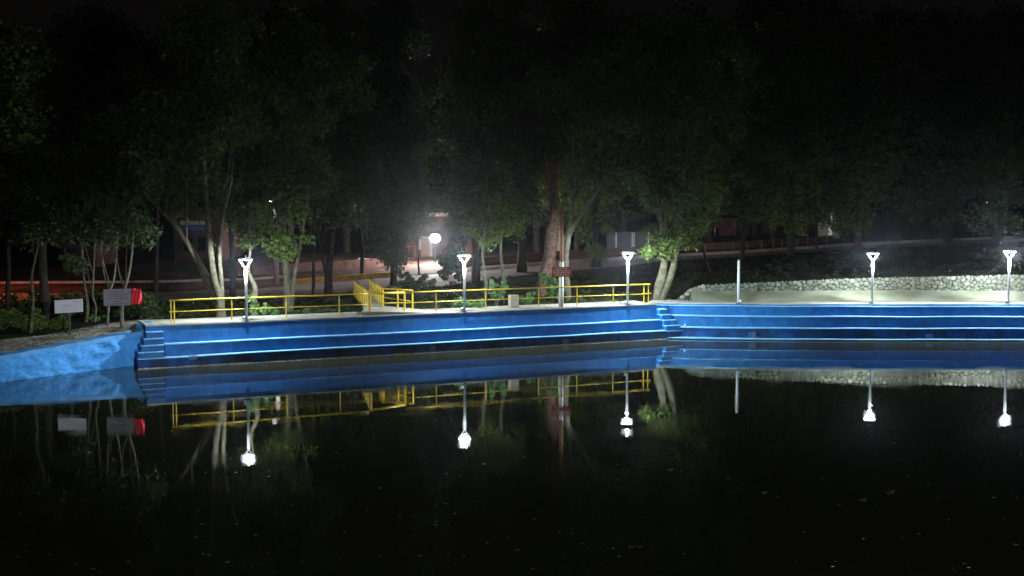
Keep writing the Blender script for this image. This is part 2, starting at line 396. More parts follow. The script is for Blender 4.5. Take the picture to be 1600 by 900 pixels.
        # both meshes hold world coordinates; the step's own inverse already cancels the empty
stair_on(ter2, lambda k: 0.012 + 0.0 * k, lambda k: 0.45 + 0.12 * k, B, n=4)
stair_on(ter, lambda k: -0.68 - 0.13 * k, lambda k: -0.012 - 0.02 * k, A, n=4, d=0.18)
# low ledge joining both terraces at the corner, and the small triangular gusset on it
ld = [B - NRM * 0.3, B + U * 1.6 - NRM * 0.3, B + U * 1.35 + NRM * 1.0, B + NRM * 1.0]
mesh_obj('corner_ledge', [(p.x, p.y, z) for z in (-0.5, 0.36) for p in ld], [(0, 1, 5, 4), (1, 2, 6, 5), (2, 3, 7, 6), (3, 0, 4, 7)], M['riser_low'], ter2)
ld2 = [ld[0], ld[1], ld[2] + NRM * 0.03 + U * 0.02, ld[3] + NRM * 0.03 + U * 0.01]
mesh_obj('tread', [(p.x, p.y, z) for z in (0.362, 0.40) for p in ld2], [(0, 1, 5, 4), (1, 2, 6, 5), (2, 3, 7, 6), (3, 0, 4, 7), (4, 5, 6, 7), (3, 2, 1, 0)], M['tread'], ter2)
g0 = B + U * 0.98 + NRM * 0.93; g1 = B + U * 1.24 + NRM * 0.93
for a, b in ((g0, g0.lerp(g1, .5)), (g1, g0.lerp(g1, .5))):
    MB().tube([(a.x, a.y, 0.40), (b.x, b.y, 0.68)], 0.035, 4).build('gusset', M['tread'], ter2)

# ------------------------------------------------------------------ left embankment wall
wing_px = [-520, -300, -120, 0, 60, 120, 170, 205]
emb = thing('embankment_wall', G(100, 560, 0), 'rough light blue embankment wall sloping down to the water on the left', 'wall')
P1b = G(211, 571, 0.0); P1t = G(220, 517.5, 1.36); P0b = G(0, 597, 0.0); P0t = G(0, 556, 0.93)
db = P1b - P0b; dt = P1t - P0t
st = []                                          # stations: (bottom, top front, top back)
bn = Vector((-db.y, db.x, 0)).normalized()       # inland
if bn.y < 0: bn = -bn
for s in np.linspace(-2.2, 1.0, 280):
    b_ = P0b + db * s; t_ = P0t + dt * s
    if s < 0: t_.z = max(0.4, 0.93 + s * 0.30)
    st.append((b_, t_, t_ + bn * 0.45 + Vector((0, 0, 0.03))))
P2t = W(238, 503.5, 47.6); P2b = Vector((P2t.x + 0.2, P2t.y + 0.15, 0))
for s in np.linspace(0.08, 1, 14):
    b_ = P1b.lerp(P2b, s); t_ = P1t.lerp(P2t, s)
    bk = t_ + bn * 0.5 + Vector((0, 0, 0.02))
    st.append((b_, t_, bk))
nr_ = 34; v = []; f = []; k = nr_ + 1
for i, (b_, t_, bk) in enumerate(st):
    tz = t_.z
    for j in range(nr_ + 1):
        h = j / nr_; p = b_.lerp(t_, h); p.z = -0.5 + (tz - 0.16 + 0.5) * h
        base = b_.lerp(t_, max(0, p.z) / max(tz, .1)); p.x, p.y = base.x, base.y
        am = 0.10 * (1 if i < 270 else 0.3)
        sx_ = (p.x + p.y) * .72; d = noise.noise(Vector((sx_ * 1.6 + p.z, p.z * 3.4, 2))) * am * .9 + abs(noise.noise(Vector((sx_ * 3.6 - p.z * 2.5, p.z * 7, 5)))) * am * 0.9 + noise.noise(Vector((sx_ * 9, p.z * 14, 9))) * am * 0.25
        v.append(p - bn * d)
for i in range(len(st) - 1):
    for j in range(nr_): f.append((i * k + j, (i + 1) * k + j, (i + 1) * k + j + 1, i * k + j + 1))
mesh_obj('rough_face', v, f, M['wing'], emb, True)
v = []; f = []
for i, (b_, t_, bk) in enumerate(st):
    o = -bn * 0.045 if i < 280 else Vector((0.01, -0.02, 0))
    wz = noise.noise(Vector((i * 0.15, 0, 0))) * 0.02
    v += [t_ + o - Vector((0, 0, 0.17)), t_ + o + Vector((0, 0, wz)), bk + Vector((0, 0, wz)), bk - Vector((0, 0, 0.5))]
for i in range(len(st) - 1):
    for j in range(3): f.append((i * 4 + j, (i + 1) * 4 + j, (i + 1) * 4 + j + 1, i * 4 + j + 1))
f.append(((len(st) - 1) * 4, (len(st) - 1) * 4 + 1, (len(st) - 1) * 4 + 2, (len(st) - 1) * 4 + 3))
mesh_obj('coping', v, f, M['wing_top'], emb)
q0 = P1t.lerp(P2t, .45) - Vector((0, .03, 0)); q1 = P2t + Vector((.03, -.04, 0)); q = [q0, q1, q1 + bn * .4, q0 + bn * .7]
mesh_obj('end_block', [(p.x, p.y, 0.9) for p in q] + [(p.x, p.y, z) for p, z in zip(q, (1.60, 1.685, 1.70, 1.60))], [(0, 1, 5, 4), (1, 2, 6, 5), (2, 3, 7, 6), (3, 0, 4, 7), (4, 5, 6, 7)], M['wing'], emb)

# ------------------------------------------------------------------ terrain, road
PXS = [-1200, -400, 0, 250, 400, 500, 600, 700, 850, 950, 1030, 1150, 1340, 1600, 2000, 2800]
NEAR = [500, 495, 488, 473, 465, 458, 454, 445, 425, 418, 408, 401, 388, 377, 368, 362]
FAR = [466, 465, 458, 456, 451, 441, 433, 427, 414, 407, 402, 396, 383, 371, 362, 357]
RZ = [1.3, 1.3, 1.4, 1.5, 1.55, 1.62, 1.7, 1.9, 2.2, 2.5, 2.7, 3.0, 3.4, 3.8, 4.2, 4.4]
def dist(z, py): return (CAMZ - z) * F / (py - HZ)
def road_d(px):
    z = interp(px, PXS, RZ); return z, dist(z, interp(px, PXS, NEAR)), dist(z, interp(px, PXS, FAR))
def on(px, d, z): t = (px - 800) / (F * cp + 60 * sp_); return Vector((t * d, d, z))
def line_hit(px, p, dvec):       # distance along the column where it meets a plan line
    t = (px - 800) / (F * cp + 60 * sp_)
    den = dvec.x - t * dvec.y
    s = (t * p.y - p.x) / den
    return (p.y + dvec.y * s)
cols = np.concatenate([np.arange(-1200, -400, 100), np.arange(-400, 2000, 14), np.arange(2000, 2900, 100)])
tv = []; tf = []; tm = []; NR = None
for ci, px in enumerate(cols):
    z, dn, df = road_d(px)
    if px < 236:
        db0 = line_hit(px, P0t + bn * 0.40, dt) if px > -900 else 26
        db0 = max(db0, 24); zt = max(0.40, interp(px, [-400, 0, 220, 236], [0.55, 0.93, 1.42, 1.55]))
        rows = [(db0, zt - 0.06), (db0 + 0.8, zt + 0.05), (db0 + 2.2, zt + 0.12), ((db0 + dn) / 2, (zt + z) / 2 + 0.15)]
    elif px < 1030:
        de = line_hit(px, A, U); rows = [(de + 0.4, 1.35), (de + 2.25, 1.58), (de + 3.2, 1.56), ((de + dn) / 2 + 1, (1.55 + z) / 2 - 0.15)]
    else:
        zt = interp(px, [1030, 1062, 1090, 1340, 1600, 2000], [1.5, 1.6, 2.3, 2.68, 2.85, 3.0])
        rows = [(interp(px, [1030, 1060, 2000], [58.2, 59.75, 59.75]), zt - 0.10), (60.6, zt + 0.05), (64, zt + 0.12), ((64 + dn) / 2, (zt + z) / 2)]
    rows += [(dn - 1.0, z - 0.1), (dn, z - 0.03), (df, z - 0.03), (df + 0.5, z + 0.05), (df + 4, z + 0.2), (df + 22, z + 0.9), (170, z + 2.5), (420, z + 9)]
    full = []
    for (d0, z0), (d1, z1) in zip(rows[:-1], rows[1:]):
        m_ = 5
        for q in range(m_): full.append((d0 + (d1 - d0) * q / m_, z0 + (z1 - z0) * q / m_))
    full.append(rows[-1]); NR = len(full)
    for ri, (d_, z_) in enumerate(full):
        p = on(px, d_, z_)
        if 6 <= ri < 24: p.z += noise.noise(Vector((p.x * 0.5, p.y * 0.5, 0))) * 0.10
        tv.append(p)
for i in range(len(cols) - 1):
    for j in range(NR - 1):
        tf.append((i * NR + j, (i + 1) * NR + j, (i + 1) * NR + j + 1, i * NR + j + 1))
        tm.append(1 if (cols[i] < 236 and j < 11) else (2 if j >= 33 and j < 45 else 0))
ground = mesh_obj('ground', tv, tf, None, None, True, [M['ground'], M['sand'], M['shoulder']], tm)
tag(ground, kind='structure')
BVH = BVHTree.FromPolygons([tuple(p) for p in tv], tf)
def gp(px, py):
    hit = BVH.ray_cast(Vector((0, 0, CAMZ)), ray(px, py).normalized())
    return hit[0] if hit[0] else G(px, py, 1.6)
def gz(x, y):
    hit = BVH.ray_cast(Vector((x, y, 60)), Vector((0, 0, -1)))
    return hit[0].z if hit[0] else 1.5

v = []; f = []
rc = np.arange(-900, 2400, 15)
for px in rc:
    z, dn, df = road_d(px)
    v += [on(px, dn, z - 0.02), on(px, dn + (df - dn) * .5, z + 0.03), on(px, df, z - 0.01)]
for i in range(len(rc) - 1):
    for j in range(2): f.append((i * 3 + j, (i + 1) * 3 + j, (i + 1) * 3 + j + 1, i * 3 + j + 1))
tag(mesh_obj('road', v, f, M['road'], None, True), kind='structure')
def kerb(name, px0, px1, off, h, wd, mt, label, cat='kerb', zoff=0.0, near=False):
    v = []; f = []; xs = np.arange(px0, px1 + 1, 12)
    for i, px in enumerate(xs):
        z, dn, df = road_d(px); d0 = (dn if near else df) + off
        jz = noise.noise(Vector((px * 0.02, 0, off))) * 0.02
        z += zoff
        for (d_, z_) in ((d0, z - 0.15), (d0, z + h - .02), (d0 + .02, z + h), (d0 + wd, z + h), (d0 + wd, z - 0.15)): v.append(on(px, d_, z_ + jz))
    for i in range(len(xs) - 1):
        for j in range(4): f.append((i * 5 + j, (i + 1) * 5 + j, (i + 1) * 5 + j + 1, i * 5 + j + 1))
    e = (len(xs) - 1) * 5; f += [(0, 1, 2, 3, 4), (e, e + 1, e + 2, e + 3, e + 4)]
    return tag(mesh_obj(name, v, f, mt), label, cat)
kerb('kerb', -600, 455, 4.6, 0.16, 0.35, M['kerb'], 'thin pale kerb crossing the red ground behind the left trees', zoff=0.2)
kerb('kerb', 458, 625, 0.02, 0.30, 0.5, M['kerb_y'], 'yellow painted kerb on the far side of the road behind the ramp')
kerb('kerb', 745, 1030, 0.02, 0.22, 0.35, M['kerb'], 'pale kerb along the far edge of the road behind the brown sign')
kerb('kerb', 1034, 2300, 0.02, 0.20, 0.3, M['kerb'], 'grey kerb of the road climbing above the stone wall')
kerb('low_wall', 700, 1300, 4.2, 0.65, 0.3, M['brick'], 'low red brick wall across the road right of the floodlight', 'wall', zoff=0.1)
kerb('low_wall', 372, 640, 7.5, 0.75, 0.3, M['brick'], 'low red brick wall across the road behind the concrete pole', 'wall', zoff=0.2)

# lake
v = [(-260, -60, 0), (260, -60, 0), (260, 62, 0), (-260, 62, 0)]
tag(mesh_obj('water', v, [(0, 1, 2, 3)], M['water']), kind='structure')
tag(mesh_obj('lake_bed', [(-300, -90, -1.5), (300, -90, -1.5), (300, 60, -1.5), (-300, 60, -1.5)], [(0, 1, 2, 3)], M['ground']), kind='structure')

# ------------------------------------------------------------------ stone wall and sloping apron
RNG = random.Random(5)
apron_v = []; apron_f = []
xs = np.linspace(9.15, RX1, 90)
for i, x in enumerate(xs):
    x0 = x - 0.1
    apron_v += [(x, RY + 1.26, ZD + 0.012), (x0 + 0.05, RY + 1.9, 1.80), (x0 + 0.25, RY + 2.85, 2.10 + 0.02 * math.sin(x * .4))]
for i in range(len(xs) - 1):
    for j in range(2): apron_f.append((i * 3 + j, (i + 1) * 3 + j, (i + 1) * 3 + j + 1, i * 3 + j + 1))
tag(mesh_obj('apron', apron_v, apron_f, M['apron'], None, True), 'sloping pale concrete apron between the right deck and the stone wall', 'apron', kind='structure')
sw = thing('stone_wall', (25, RY + 3, 2.0), 'low wall of rounded river stones behind the right terrace', 'wall')
def swtop(x):
    px = 800 + x / 59.6 * F
    return interp(px, [1060, 1085, 1100, 1340, 1500, 1600, 2000, 2300], [1.62, 2.28, 2.40, 2.74, 2.86, 2.93, 3.0, 3.0])
v = []; f = []
for i, x in enumerate(np.linspace(8.55, RX1, 160)):
    t = swtop(x); y0 = RY + 2.92 + (0.35 if x < 9.3 else 0)
    v += [(x, y0, 1.4), (x, y0 + 0.03, t - 0.03), (x, y0 + 0.42, t - 0.03), (x, y0 + 0.42, 1.4)]
for i in range(159):
    for j in range(3): f.append((i * 4 + j, (i + 1) * 4 + j, (i + 1) * 4 + j + 1, i * 4 + j + 1))
f.append((0, 1, 2, 3))
mesh_obj('mortar_core', v, f, M['mortar'], sw)
# the stones: dart throwing with varied radii, each a flattened lumpy ball
ico = bmesh.new(); bmesh.ops.create_icosphere(ico, subdivisions=2, radius=1.0)
iv = [v_.co.copy() for v_ in ico.verts]; iff = [tuple(q.index for q in fc.verts) for fc in ico.faces]; ico.free()
mb = MB(); placed = []; grid = {}
for att in range(52000):
    x = RNG.uniform(8.62, 33.5); top = swtop(x) + 0.02
    lo = 2.02 if x > 9.3 else 1.62
    if top - lo < 0.03: continue
    z = RNG.uniform(lo, top)
    r = RNG.uniform(0.085, 0.15) if att < 9000 else (RNG.uniform(0.07, 0.11) if att < 26000 else RNG.uniform(0.04, 0.06))
    if z + r * 0.92 > top + 0.01: continue
    ok = True; gx, gz_ = int(x / 0.35), int(z / 0.35)
    for a in (-1, 0, 1):
        for b in (-1, 0, 1):
            for (X, Z, R_) in grid.get((gx + a, gz_ + b), ()):
                if (X - x) ** 2 + ((Z - z) * 1.15) ** 2 < ((R_ + r) * 1.0) ** 2: ok = False; break
            if not ok: break
        if not ok: break
    if not ok: continue
    grid.setdefault((gx, gz_), []).append((x, z, r)); placed.append((x, z, r))
for (x, z, r) in placed:
    sd = RNG.random() * 50; ax = r * RNG.uniform(0.98, 1.16); az = r * RNG.uniform(0.82, 0.98); rot = RNG.uniform(-0.4, 0.4)
    y0 = RY + 2.92 + (0.35 if x < 9.3 else 0) - 0.01
    vv = []
    for q in iv:
        k_ = 1 + 0.16 * noise.noise(q * 1.3 + Vector((sd, 0, 0)))
        sx = math.copysign(abs(q.x) ** 0.85, q.x) * ax * k_; sz = math.copysign(abs(q.z) ** 0.85, q.z) * az * k_
        vv.append((x + sx * math.cos(rot) - sz * math.sin(rot), y0 + q.y * r * 0.22 * k_, z + sx * math.sin(rot) + sz * math.cos(rot)))
    mb.add(vv, iff)
mb.build('stone_facing', M['stone'], sw, True)
# loose stones at the wall's broken end
for k, (px, py, r) in enumerate([(1066, 466, .16), (1074, 461, .17), (1071, 468, .12), (1080, 455, .15), (1046, 469, .12)]):
    pp = gp(px, py); mb = MB(); mb.add([(pp.x + q.x * r * 1.1, pp.y - 0.15 + q.y * r, pp.z + 0.05 + q.z * r * 0.8) for q in iv], iff)
    o = mb.build('boulder', M['stone'], None, True)
    tag(o, ['lowest leftmost rounded stone at the broken left end of the stone wall', 'largest rounded stone at the broken end of the stone wall', 'smallest rounded stone on the deck at the broken end of the stone wall', 'uppermost rounded stone leaning on the broken end of the stone wall', 'small pale stone at the foot of the double trunked tree'][k], 'stone', 'loose stones by the stone wall')

# ------------------------------------------------------------------ yellow railing
YR = 0.032
def rail_pt(px, h, inset=0.10):
    d = line_hit(px, A - NRM * inset, U); p = on(px, d, ZD + h); 
    # exact column
    t = (px - 800) / (F * cp + (450 - 480) * sp_); q = A - NRM * inset
    s = (t * q.y - q.x) / (U.x - t * U.y); p = q + U * s; return Vector((p.x, p.y, ZD + h))
def rail_seg(pxs, px0, px1, label, mid0=None, extra=None):
    e = thing('guard_rail', rail_pt((px0 + px1) / 2, 0), label, 'railing', 'yellow tube railings on the deck')
    def along(h, a, b):
        n = 14
        return [rail_pt(a + (b - a) * i / n, h + 0.012 * noise.noise(Vector((i * .6, h, px0)))) for i in range(n + 1)]
    MB().tube(along(0.97, px0, px1), YR, 10).build('top_rail', M['yellow'], e, True)
    MB().tube(along(0.50, mid0 or px0, px1), 0.021, 8).build('mid_rail', M['yellow'], e, True)
    for p in pxs:
        mb = MB(); mb.tube([rail_pt(p, -0.02), rail_pt(p, 0.97)], 0.026, 10)
        mb.box(rail_pt(p, 0.006), 0.13, 0.13, 0.012, U, NRM)
        mb.build('post', M['yellow'], e, False)
    return e
eL = rail_seg([267, 272, 362, 447, 530], 264.5, 575, 'yellow two bar railing on the deck left of the ramp')
MB().tube([rail_pt(264, 0.50), rail_pt(275, 0.50)], 0.03, 8).build('end_clamp', M['yellow'], eL)
eR = rail_seg([681, 759, 841.5, 901.5, 958, 1006, 1013], 633, 1014, 'long yellow two bar railing on the deck right of the ramp', mid0=602)
MB().tube([rail_pt(1003, 0.52), rail_pt(1017, 0.52)], 0.03, 8).build('end_clamp', M['yellow'], eR)
MB().tube([rail_pt(1004, 0.97), rail_pt(1015.5, 0.97)], 0.042, 8).build('end_clamp', M['yellow'], eR)

# ramp bridging from the road to the deck
F0 = rail_pt(577, 0.12, 0.35); F1 = rail_pt(632, 0.02, 0.75); B0 = G(597, 477.5, 1.86); B1 = rail_pt(644.5, 0.0, 1.15)
E0 = G(553, 461, 1.66); E1 = G(577, 459, 1.66)
rp = thing('ramp', F0, 'pale concrete access ramp coming down to the deck between yellow handrails', 'ramp')
edge_l = rail_pt(564, 0.17, 0.22)
v = [edge_l, rail_pt(592, 0.15, 0.22), rail_pt(665, 0.008, 0.22), rail_pt(668, 0.006, 1.6), Vector((B0.x + .15, B0.y + .1, 1.83)), Vector((edge_l.x - .05, B0.y + .3, 1.83))]
top = [Vector(p) for p in v]; bot = [Vector((p.x, p.y, 1.4)) for p in v]; n = len(v)
mesh_obj('landing', bot + top, [tuple(range(n, 2 * n))] + [(i, (i + 1) % n, n + (i + 1) % n, n + i) for i in range(n)], M['concrete'], rp)
l0 = F0 - Vector((.12, -.35, 0)); r0 = B0 + Vector((.12, 0.12, 0))
q = [Vector((l0.x - .15, l0.y, 1.825)), Vector((r0.x, r0.y, 1.825)), Vector((E1.x + .1, E1.y + 3, 1.68)), Vector((E0.x - .1, E0.y + 3, 1.68))]
mesh_obj('walkway', [Vector((p.x, p.y, p.z - .25)) for p in q] + q, [(4, 5, 6, 7), (0, 1, 5, 4), (1, 2, 6, 5), (2, 3, 7, 6), (3, 0, 4, 7)], M['concrete'], rp)
def handrail(pts, hs, nposts, label, mid=0.48, r=0.032, posts_r=0.028, hts=(0.84,)):
    e = thing('handrail', pts[0], label, 'handrail', 'yellow handrails of the ramp')
    up = lambda p, h: Vector((p.x, p.y, p.z + h))
    MB().tube([up(p, h) for p, h in zip(pts, hs)], r, 10).build('top_rail', M['yellow'], e, True)
    MB().tube([up(p, h * mid) for p, h in zip(pts, hs)], 0.022, 8).build('mid_rail', M['yellow'], e, True)
    done = []
    for i in range(len(pts) - 1):
        k = nposts[i]
        for j in range(k + 1):
            if i > 0 and j == 0: continue
            p = pts[i].lerp(pts[i + 1], j / k); h = hs[i] + (hs[i + 1] - hs[i]) * j / k
            MB().tube([up(p, -0.05), up(p, h)], posts_r, 8).build('post', M['yellow'], e)
    return e
F0r = F0; 
handrail([E0, F0r], [0.86, 0.84], [9], 'receding yellow handrail on the left side of the ramp')
handrail([E1, B0], [0.88, 0.80], [8], 'receding yellow handrail on the right side of the ramp')
handrail([F0r + U * .04, F1], [0.84, 0.90], [1], 'front yellow handrail of the ramp landing with two thick posts', r=0.045, posts_r=0.045)
handrail([B0 + U * .05, B1], [0.80, 0.96], [2], 'rear yellow handrail of the ramp landing ending at a thick post', r=0.035, posts_r=0.038)

# ------------------------------------------------------------------ lamps
def lamp(px, base_py, head_py, label, zb=ZD, lit=True, sensor=False, lean=0.0, power=1.0, bright=1.0, bp=None):
    p = bp if bp is not None else G(px, base_py, zb); p = Vector((p.x, p.y, zb))
    e = thing('garden_lamp', p, label, 'lamp', 'white deck lamps with triangular heads')
    H = W(px, head_py, p.y).z - zb          # top of the head
    tb = H - 0.50
    L = Vector((lean, 0, 0))
    MB().tube([p, p + Vector((0, 0, 0.9)), p + L * .5 + Vector((0, 0, tb * .72)), p + L + Vector((0, 0, tb))], [0.052, 0.055, 0.062, 0.07], 12).build('pole', M['pole'], e, True)
    MB().lathe(p, [(0.11, -0.01), (0.11, 0.02), (0.06, 0.03), (0.055, 0.06)], 16).build('base_plate', M['darkmetal'], e)
    MB().lathe(p + Vector((-0.10, -0.03, 0.14)), [(0.02, -0.07), (0.055, -0.05), (0.06, 0.03), (0.03, 0.06)], 10).build('junction_cap', M['whitepaint'], e, True)
    t = p + L + Vector((0, 0, tb))
    MB().lathe(t, [(0.035, -0.01), (0.06, 0.02), (0.05, 0.06), (0.03, 0.07)], 12).build('collar', M['whitepaint'], e, True)
    for k in range(2):
        a = math.pi * k
        c_, s_ = math.cos(a), math.sin(a)
        MB().tube([t + Vector((c_ * .02, 0, 0.05)), t + Vector((c_ * .14, 0, .23)), t + Vector((c_ * .275, 0, 0.43))], [0.030, 0.028, 0.028], 8).build('arm', M['whitepaint'], e, True)
    hd = MB().lathe(t, [(0.24, 0.432), (0.295, 0.435), (0.30, 0.465), (0.27, 0.485), (0.10, 0.50), (0.01, 0.502)], 28).build('lamp_head', M['whitepaint'], e, True)
    mb = MB()
    mb.lathe(t, [(0.28, 0.428), (0.283, 0.410), (0.20, 0.410), (0.195, 0.428)], 28)
    mb.build('led_ring', M['led'], e)
    if sensor: MB().lathe(t, [(0.035, .50), (0.04, .60), (0.02, .62)], 10).build('light_sensor', M['whitepaint'], e, True)
    for nm, pos, pw, rad in (('lamp_light', t + Vector((0, -0.09, 0.33)), LAMP_W * power, 0.06),):
        ld = bpy.data.lights.new(nm, 'POINT'); ld.energy = pw; ld.color = (0.88, 0.96, 1.0); ld.shadow_soft_size = rad
        lo = bpy.data.objects.new(nm, ld); C.objects.link(lo); lo.location = pos - p; lo.parent = e
    return e
FL = 0.03
lamp(383, 0, 403, 'white lamp with triangular head beside the bright bush and double trunk tree', sensor=True, bp=rail_pt(385, 0, FL))
lamp(725, 0, 397, 'white lamp with triangular head right of the distant floodlight', bp=rail_pt(725.5, 0, FL))
lamp(980.5, 0, 393, 'white lamp with triangular head near the right end of the yellow railing', power=1.45, bp=rail_pt(980.5, 0, FL))
lamp(1361, 0, 394, 'white lamp with triangular head in front of the stone wall beyond the bare post', bp=Vector((G(1360.5, 474, ZD).x, RY + 0.22, 0)))
lamp(1573.5, 0, 391, 'brightest white lamp in front of the stone wall, nearest the frame edge', bp=Vector((G(1572.5, 474, ZD).x, RY + 0.22, 0)), power=1.35)
lamp_px = G(1785, 474, ZD)
pb = Vector((G(1152.5, 474, ZD).x, RY + 0.25, ZD))
e = thing('bare_pole', pb, 'headless white pole standing unlit in front of the stone wall', 'pole')
hh = W(1153, 405, pb.y).z - ZD
MB().tube([pb, pb + Vector((0, 0, hh - .06))], [0.055, 0.062], 12).build('pole', M['pole'], e, True)
MB().lathe(pb + Vector((0, 0, hh - .06)), [(0.066, 0), (0.07, .03), (0.04, .06)], 12).build('end_cap', M['darkmetal'], e, True)
MB().lathe(pb, [(0.11, -0.01), (0.11, 0.02), (0.06, 0.03)], 16).build('base_plate', M['darkmetal'], e)
MB().lathe(pb + Vector((0.09, -0.04, 0.14)), [(0.02, -0.07), (0.055, -0.05), (0.06, 0.03), (0.03, 0.06)], 10).build('junction_cap', M['whitepaint'], e, True)

# ------------------------------------------------------------------ signs
def text_lines(c, ux, wdt, hgt, lines, mt, parent, name='lettering', th=None, seed=1):
    """rows of small word-like strokes, as the photograph shows them"""
    r = random.Random(seed); mb = MB(); uz = Vector((0, 0, 1)); nv = Vector((ux.y, -ux.x, 0))
    for (fy, fx0, fx1, lh) in lines:
        x = fx0
        while x < fx1:
            ww = r.uniform(0.012, 0.03)
            for _ in range(r.randint(2, 5)):
                if x > fx1: break
                hgt_ = lh * r.choice((0.75, 1, 1, 1.0))
                p = c + ux * ((x - .5) * wdt) + uz * ((0.5 - fy) * hgt) + nv * 0.022
                a = ux * (wdt * ww * .36); b = uz * (hgt * hgt_ / 2)
                mb.add([p - a - b, p + a - b, p + a + b, p - a + b, p - a - b + nv * .003, p + a - b + nv * .003, p + a + b + nv * .003, p - a + b + nv * .003],
                       [(4, 5, 6, 7), (0, 1, 5, 4), (1, 2, 6, 5), (2, 3, 7, 6), (3, 0, 4, 7)])
                x += ww
            x += 0.02
    return mb.build(name, mt, parent)
def board(name, c, ux, wdt, hgt, th, mt, parent):
    nv = Vector((ux.y, -ux.x, 0)).normalized(); uz = Vector((0, 0, 1)); a = ux * wdt / 2; b = uz * hgt / 2; d = nv * th / 2
    v = [c + s1 * a + s2 * b + s3 * d for s3 in (-1, 1) for s2 in (-1, 1) for s1 in (-1, 1)]
    return mesh_obj(name, v, [(0, 1, 3, 2), (4, 6, 7, 5), (0, 4, 5, 1), (1, 5, 7, 3), (3, 7, 6, 2), (2, 6, 4, 0)], mt, parent)
# white sign
b0 = gp(108.5, 524); d_ = b0.y
e = thing('notice_sign', b0, 'white rectangular notice board on a dark post on the gravel bank', 'sign')
ux = Vector((1, 0.12, 0.055)).normalized()
c0 = W(107.5, 478.3, d_); sc = d_ / F
board('sign_board', c0, ux, 42.5 * sc, 20.5 * sc, 0.03, M['signwhite'], e)
text_lines(c0, ux, 42.5 * sc, 20.5 * sc, [(0.17, .62, .93, .045), (0.45, .25, .78, .05), (0.62, .18, .70, .035), (0.76, .2, .8, .03)], M['ink2'], e, seed=3)
MB().box(W(108.5, 505, d_ + .04), 0.06, 0.05, (W(108, 488, d_).z - b0.z) + 0.35).build('post', M['darkmetal'], e)
pb_ = W(108.5, 524, d_ + .04)
# grey sign and the red cloth
b1 = gp(188.5, 513); d_ = b1.y; sc = d_ / F
e = thing('notice_sign', b1, 'grey notice board with lines of dark text beside a red cloth', 'sign')
ux = Vector((1, 0.1, 0.03)).normalized(); c1 = W(183.5, 464.5, d_)
board('sign_board', c1, ux, 42 * sc, 26 * sc, 0.03, M['signgrey'], e)
text_lines(c1, ux, 42 * sc, 26 * sc, [(0.15, .28, .78, .06), (0.30, .2, .86, .06), (0.43, .3, .72, .05), (0.58, .15, .9, .07), (0.75, .4, .66, .06), (0.90, .25, .88, .07)], M['ink'], e, seed=5)
MB().box(W(188.5, 495, d_ + .04), 0.055, 0.05, (W(188, 474, d_).z - b1.z) + 0.3).build('post', M['darkmetal'], e)
MB().box(W(198, 458, d_ + .045), 46 * sc, 0.03, 0.03).build('cross_bar', M['darkmetal'], e)
v = []; f = []; nx, nz = 14, 14
for i in range(nx + 1):
    for j in range(nz + 1):
        q = W(204.5 + 15.5 * i / nx, 451.5 + 24 * j / nz + 0.6 * math.sin(i * .9), d_)
        q.y += 0.05 + 0.07 * math.sin(i * 1.25 + j * 0.35) + 0.05 * noise.noise(Vector((i * .5, j * .5, 0)))
        v.append(q)
for i in range(nx):
    for j in range(nz): f.append((i * (nz + 1) + j, (i + 1) * (nz + 1) + j, (i + 1) * (nz + 1) + j + 1, i * (nz + 1) + j + 1))
cl = mesh_obj('red_cloth', v, f, M['cloth'], None, True)
sm = cl.modifiers.new('thickness', 'SOLIDIFY'); sm.thickness = 0.006
tag(cl, 'crumpled red cloth hanging from the right edge of the grey notice board', 'cloth')
# brown sign on a white and rusty post
b2 = rail_pt(876.5, 0, 0.35); d_ = b2.y; sc = d_ / F
e = thing('pole_sign', b2, 'brown wooden sign with cream lines of lettering on a tall white post', 'sign')
zt = W(877, 409, d_).z; ztop = W(877.5, 320, d_).z
MB().tube([b2, Vector((b2.x + .02, b2.y, zt))], [0.12, 0.10], 12).build('post', M['whitepaint'], e, True)
MB().tube([Vector((b2.x + .02, b2.y, zt)), Vector((b2.x + .04, b2.y, ztop))], [0.085, 0.07], 10).build('upper_post', M['rust'], e, True)
c2 = W(877.8, 424.8, d_ - 0.15)
board('sign_board', c2, Vector((1, -0.08, 0.01)).normalized(), 31 * sc, 15.5 * sc, 0.04, M['signbrown'], e)
text_lines(c2, Vector((1, -0.08, 0.01)).normalized(), 31 * sc, 15.5 * sc, [(0.18, .2, .82, .085), (0.40, .08, .93, .10), (0.60, .08, .93, .10), (0.82, .18, .85, .085)], M['cream'], e, seed=9)
# concrete service box by the deck
p = rail_pt(802.5, 0, 0.95); e = thing('service_box', p, 'small cream concrete service box behind the railing among bushes', 'box')
MB().box(p + Vector((0, 0, 0.30)), 0.44, 0.3, 0.62, U, NRM, 0.02).build('body', M['plaster'], e)
MB().box(p + Vector((0, 0, 0.30)) + NRM * 0.155, 0.32, 0.02, 0.42, U, NRM).build('door', M['concrete'], e)
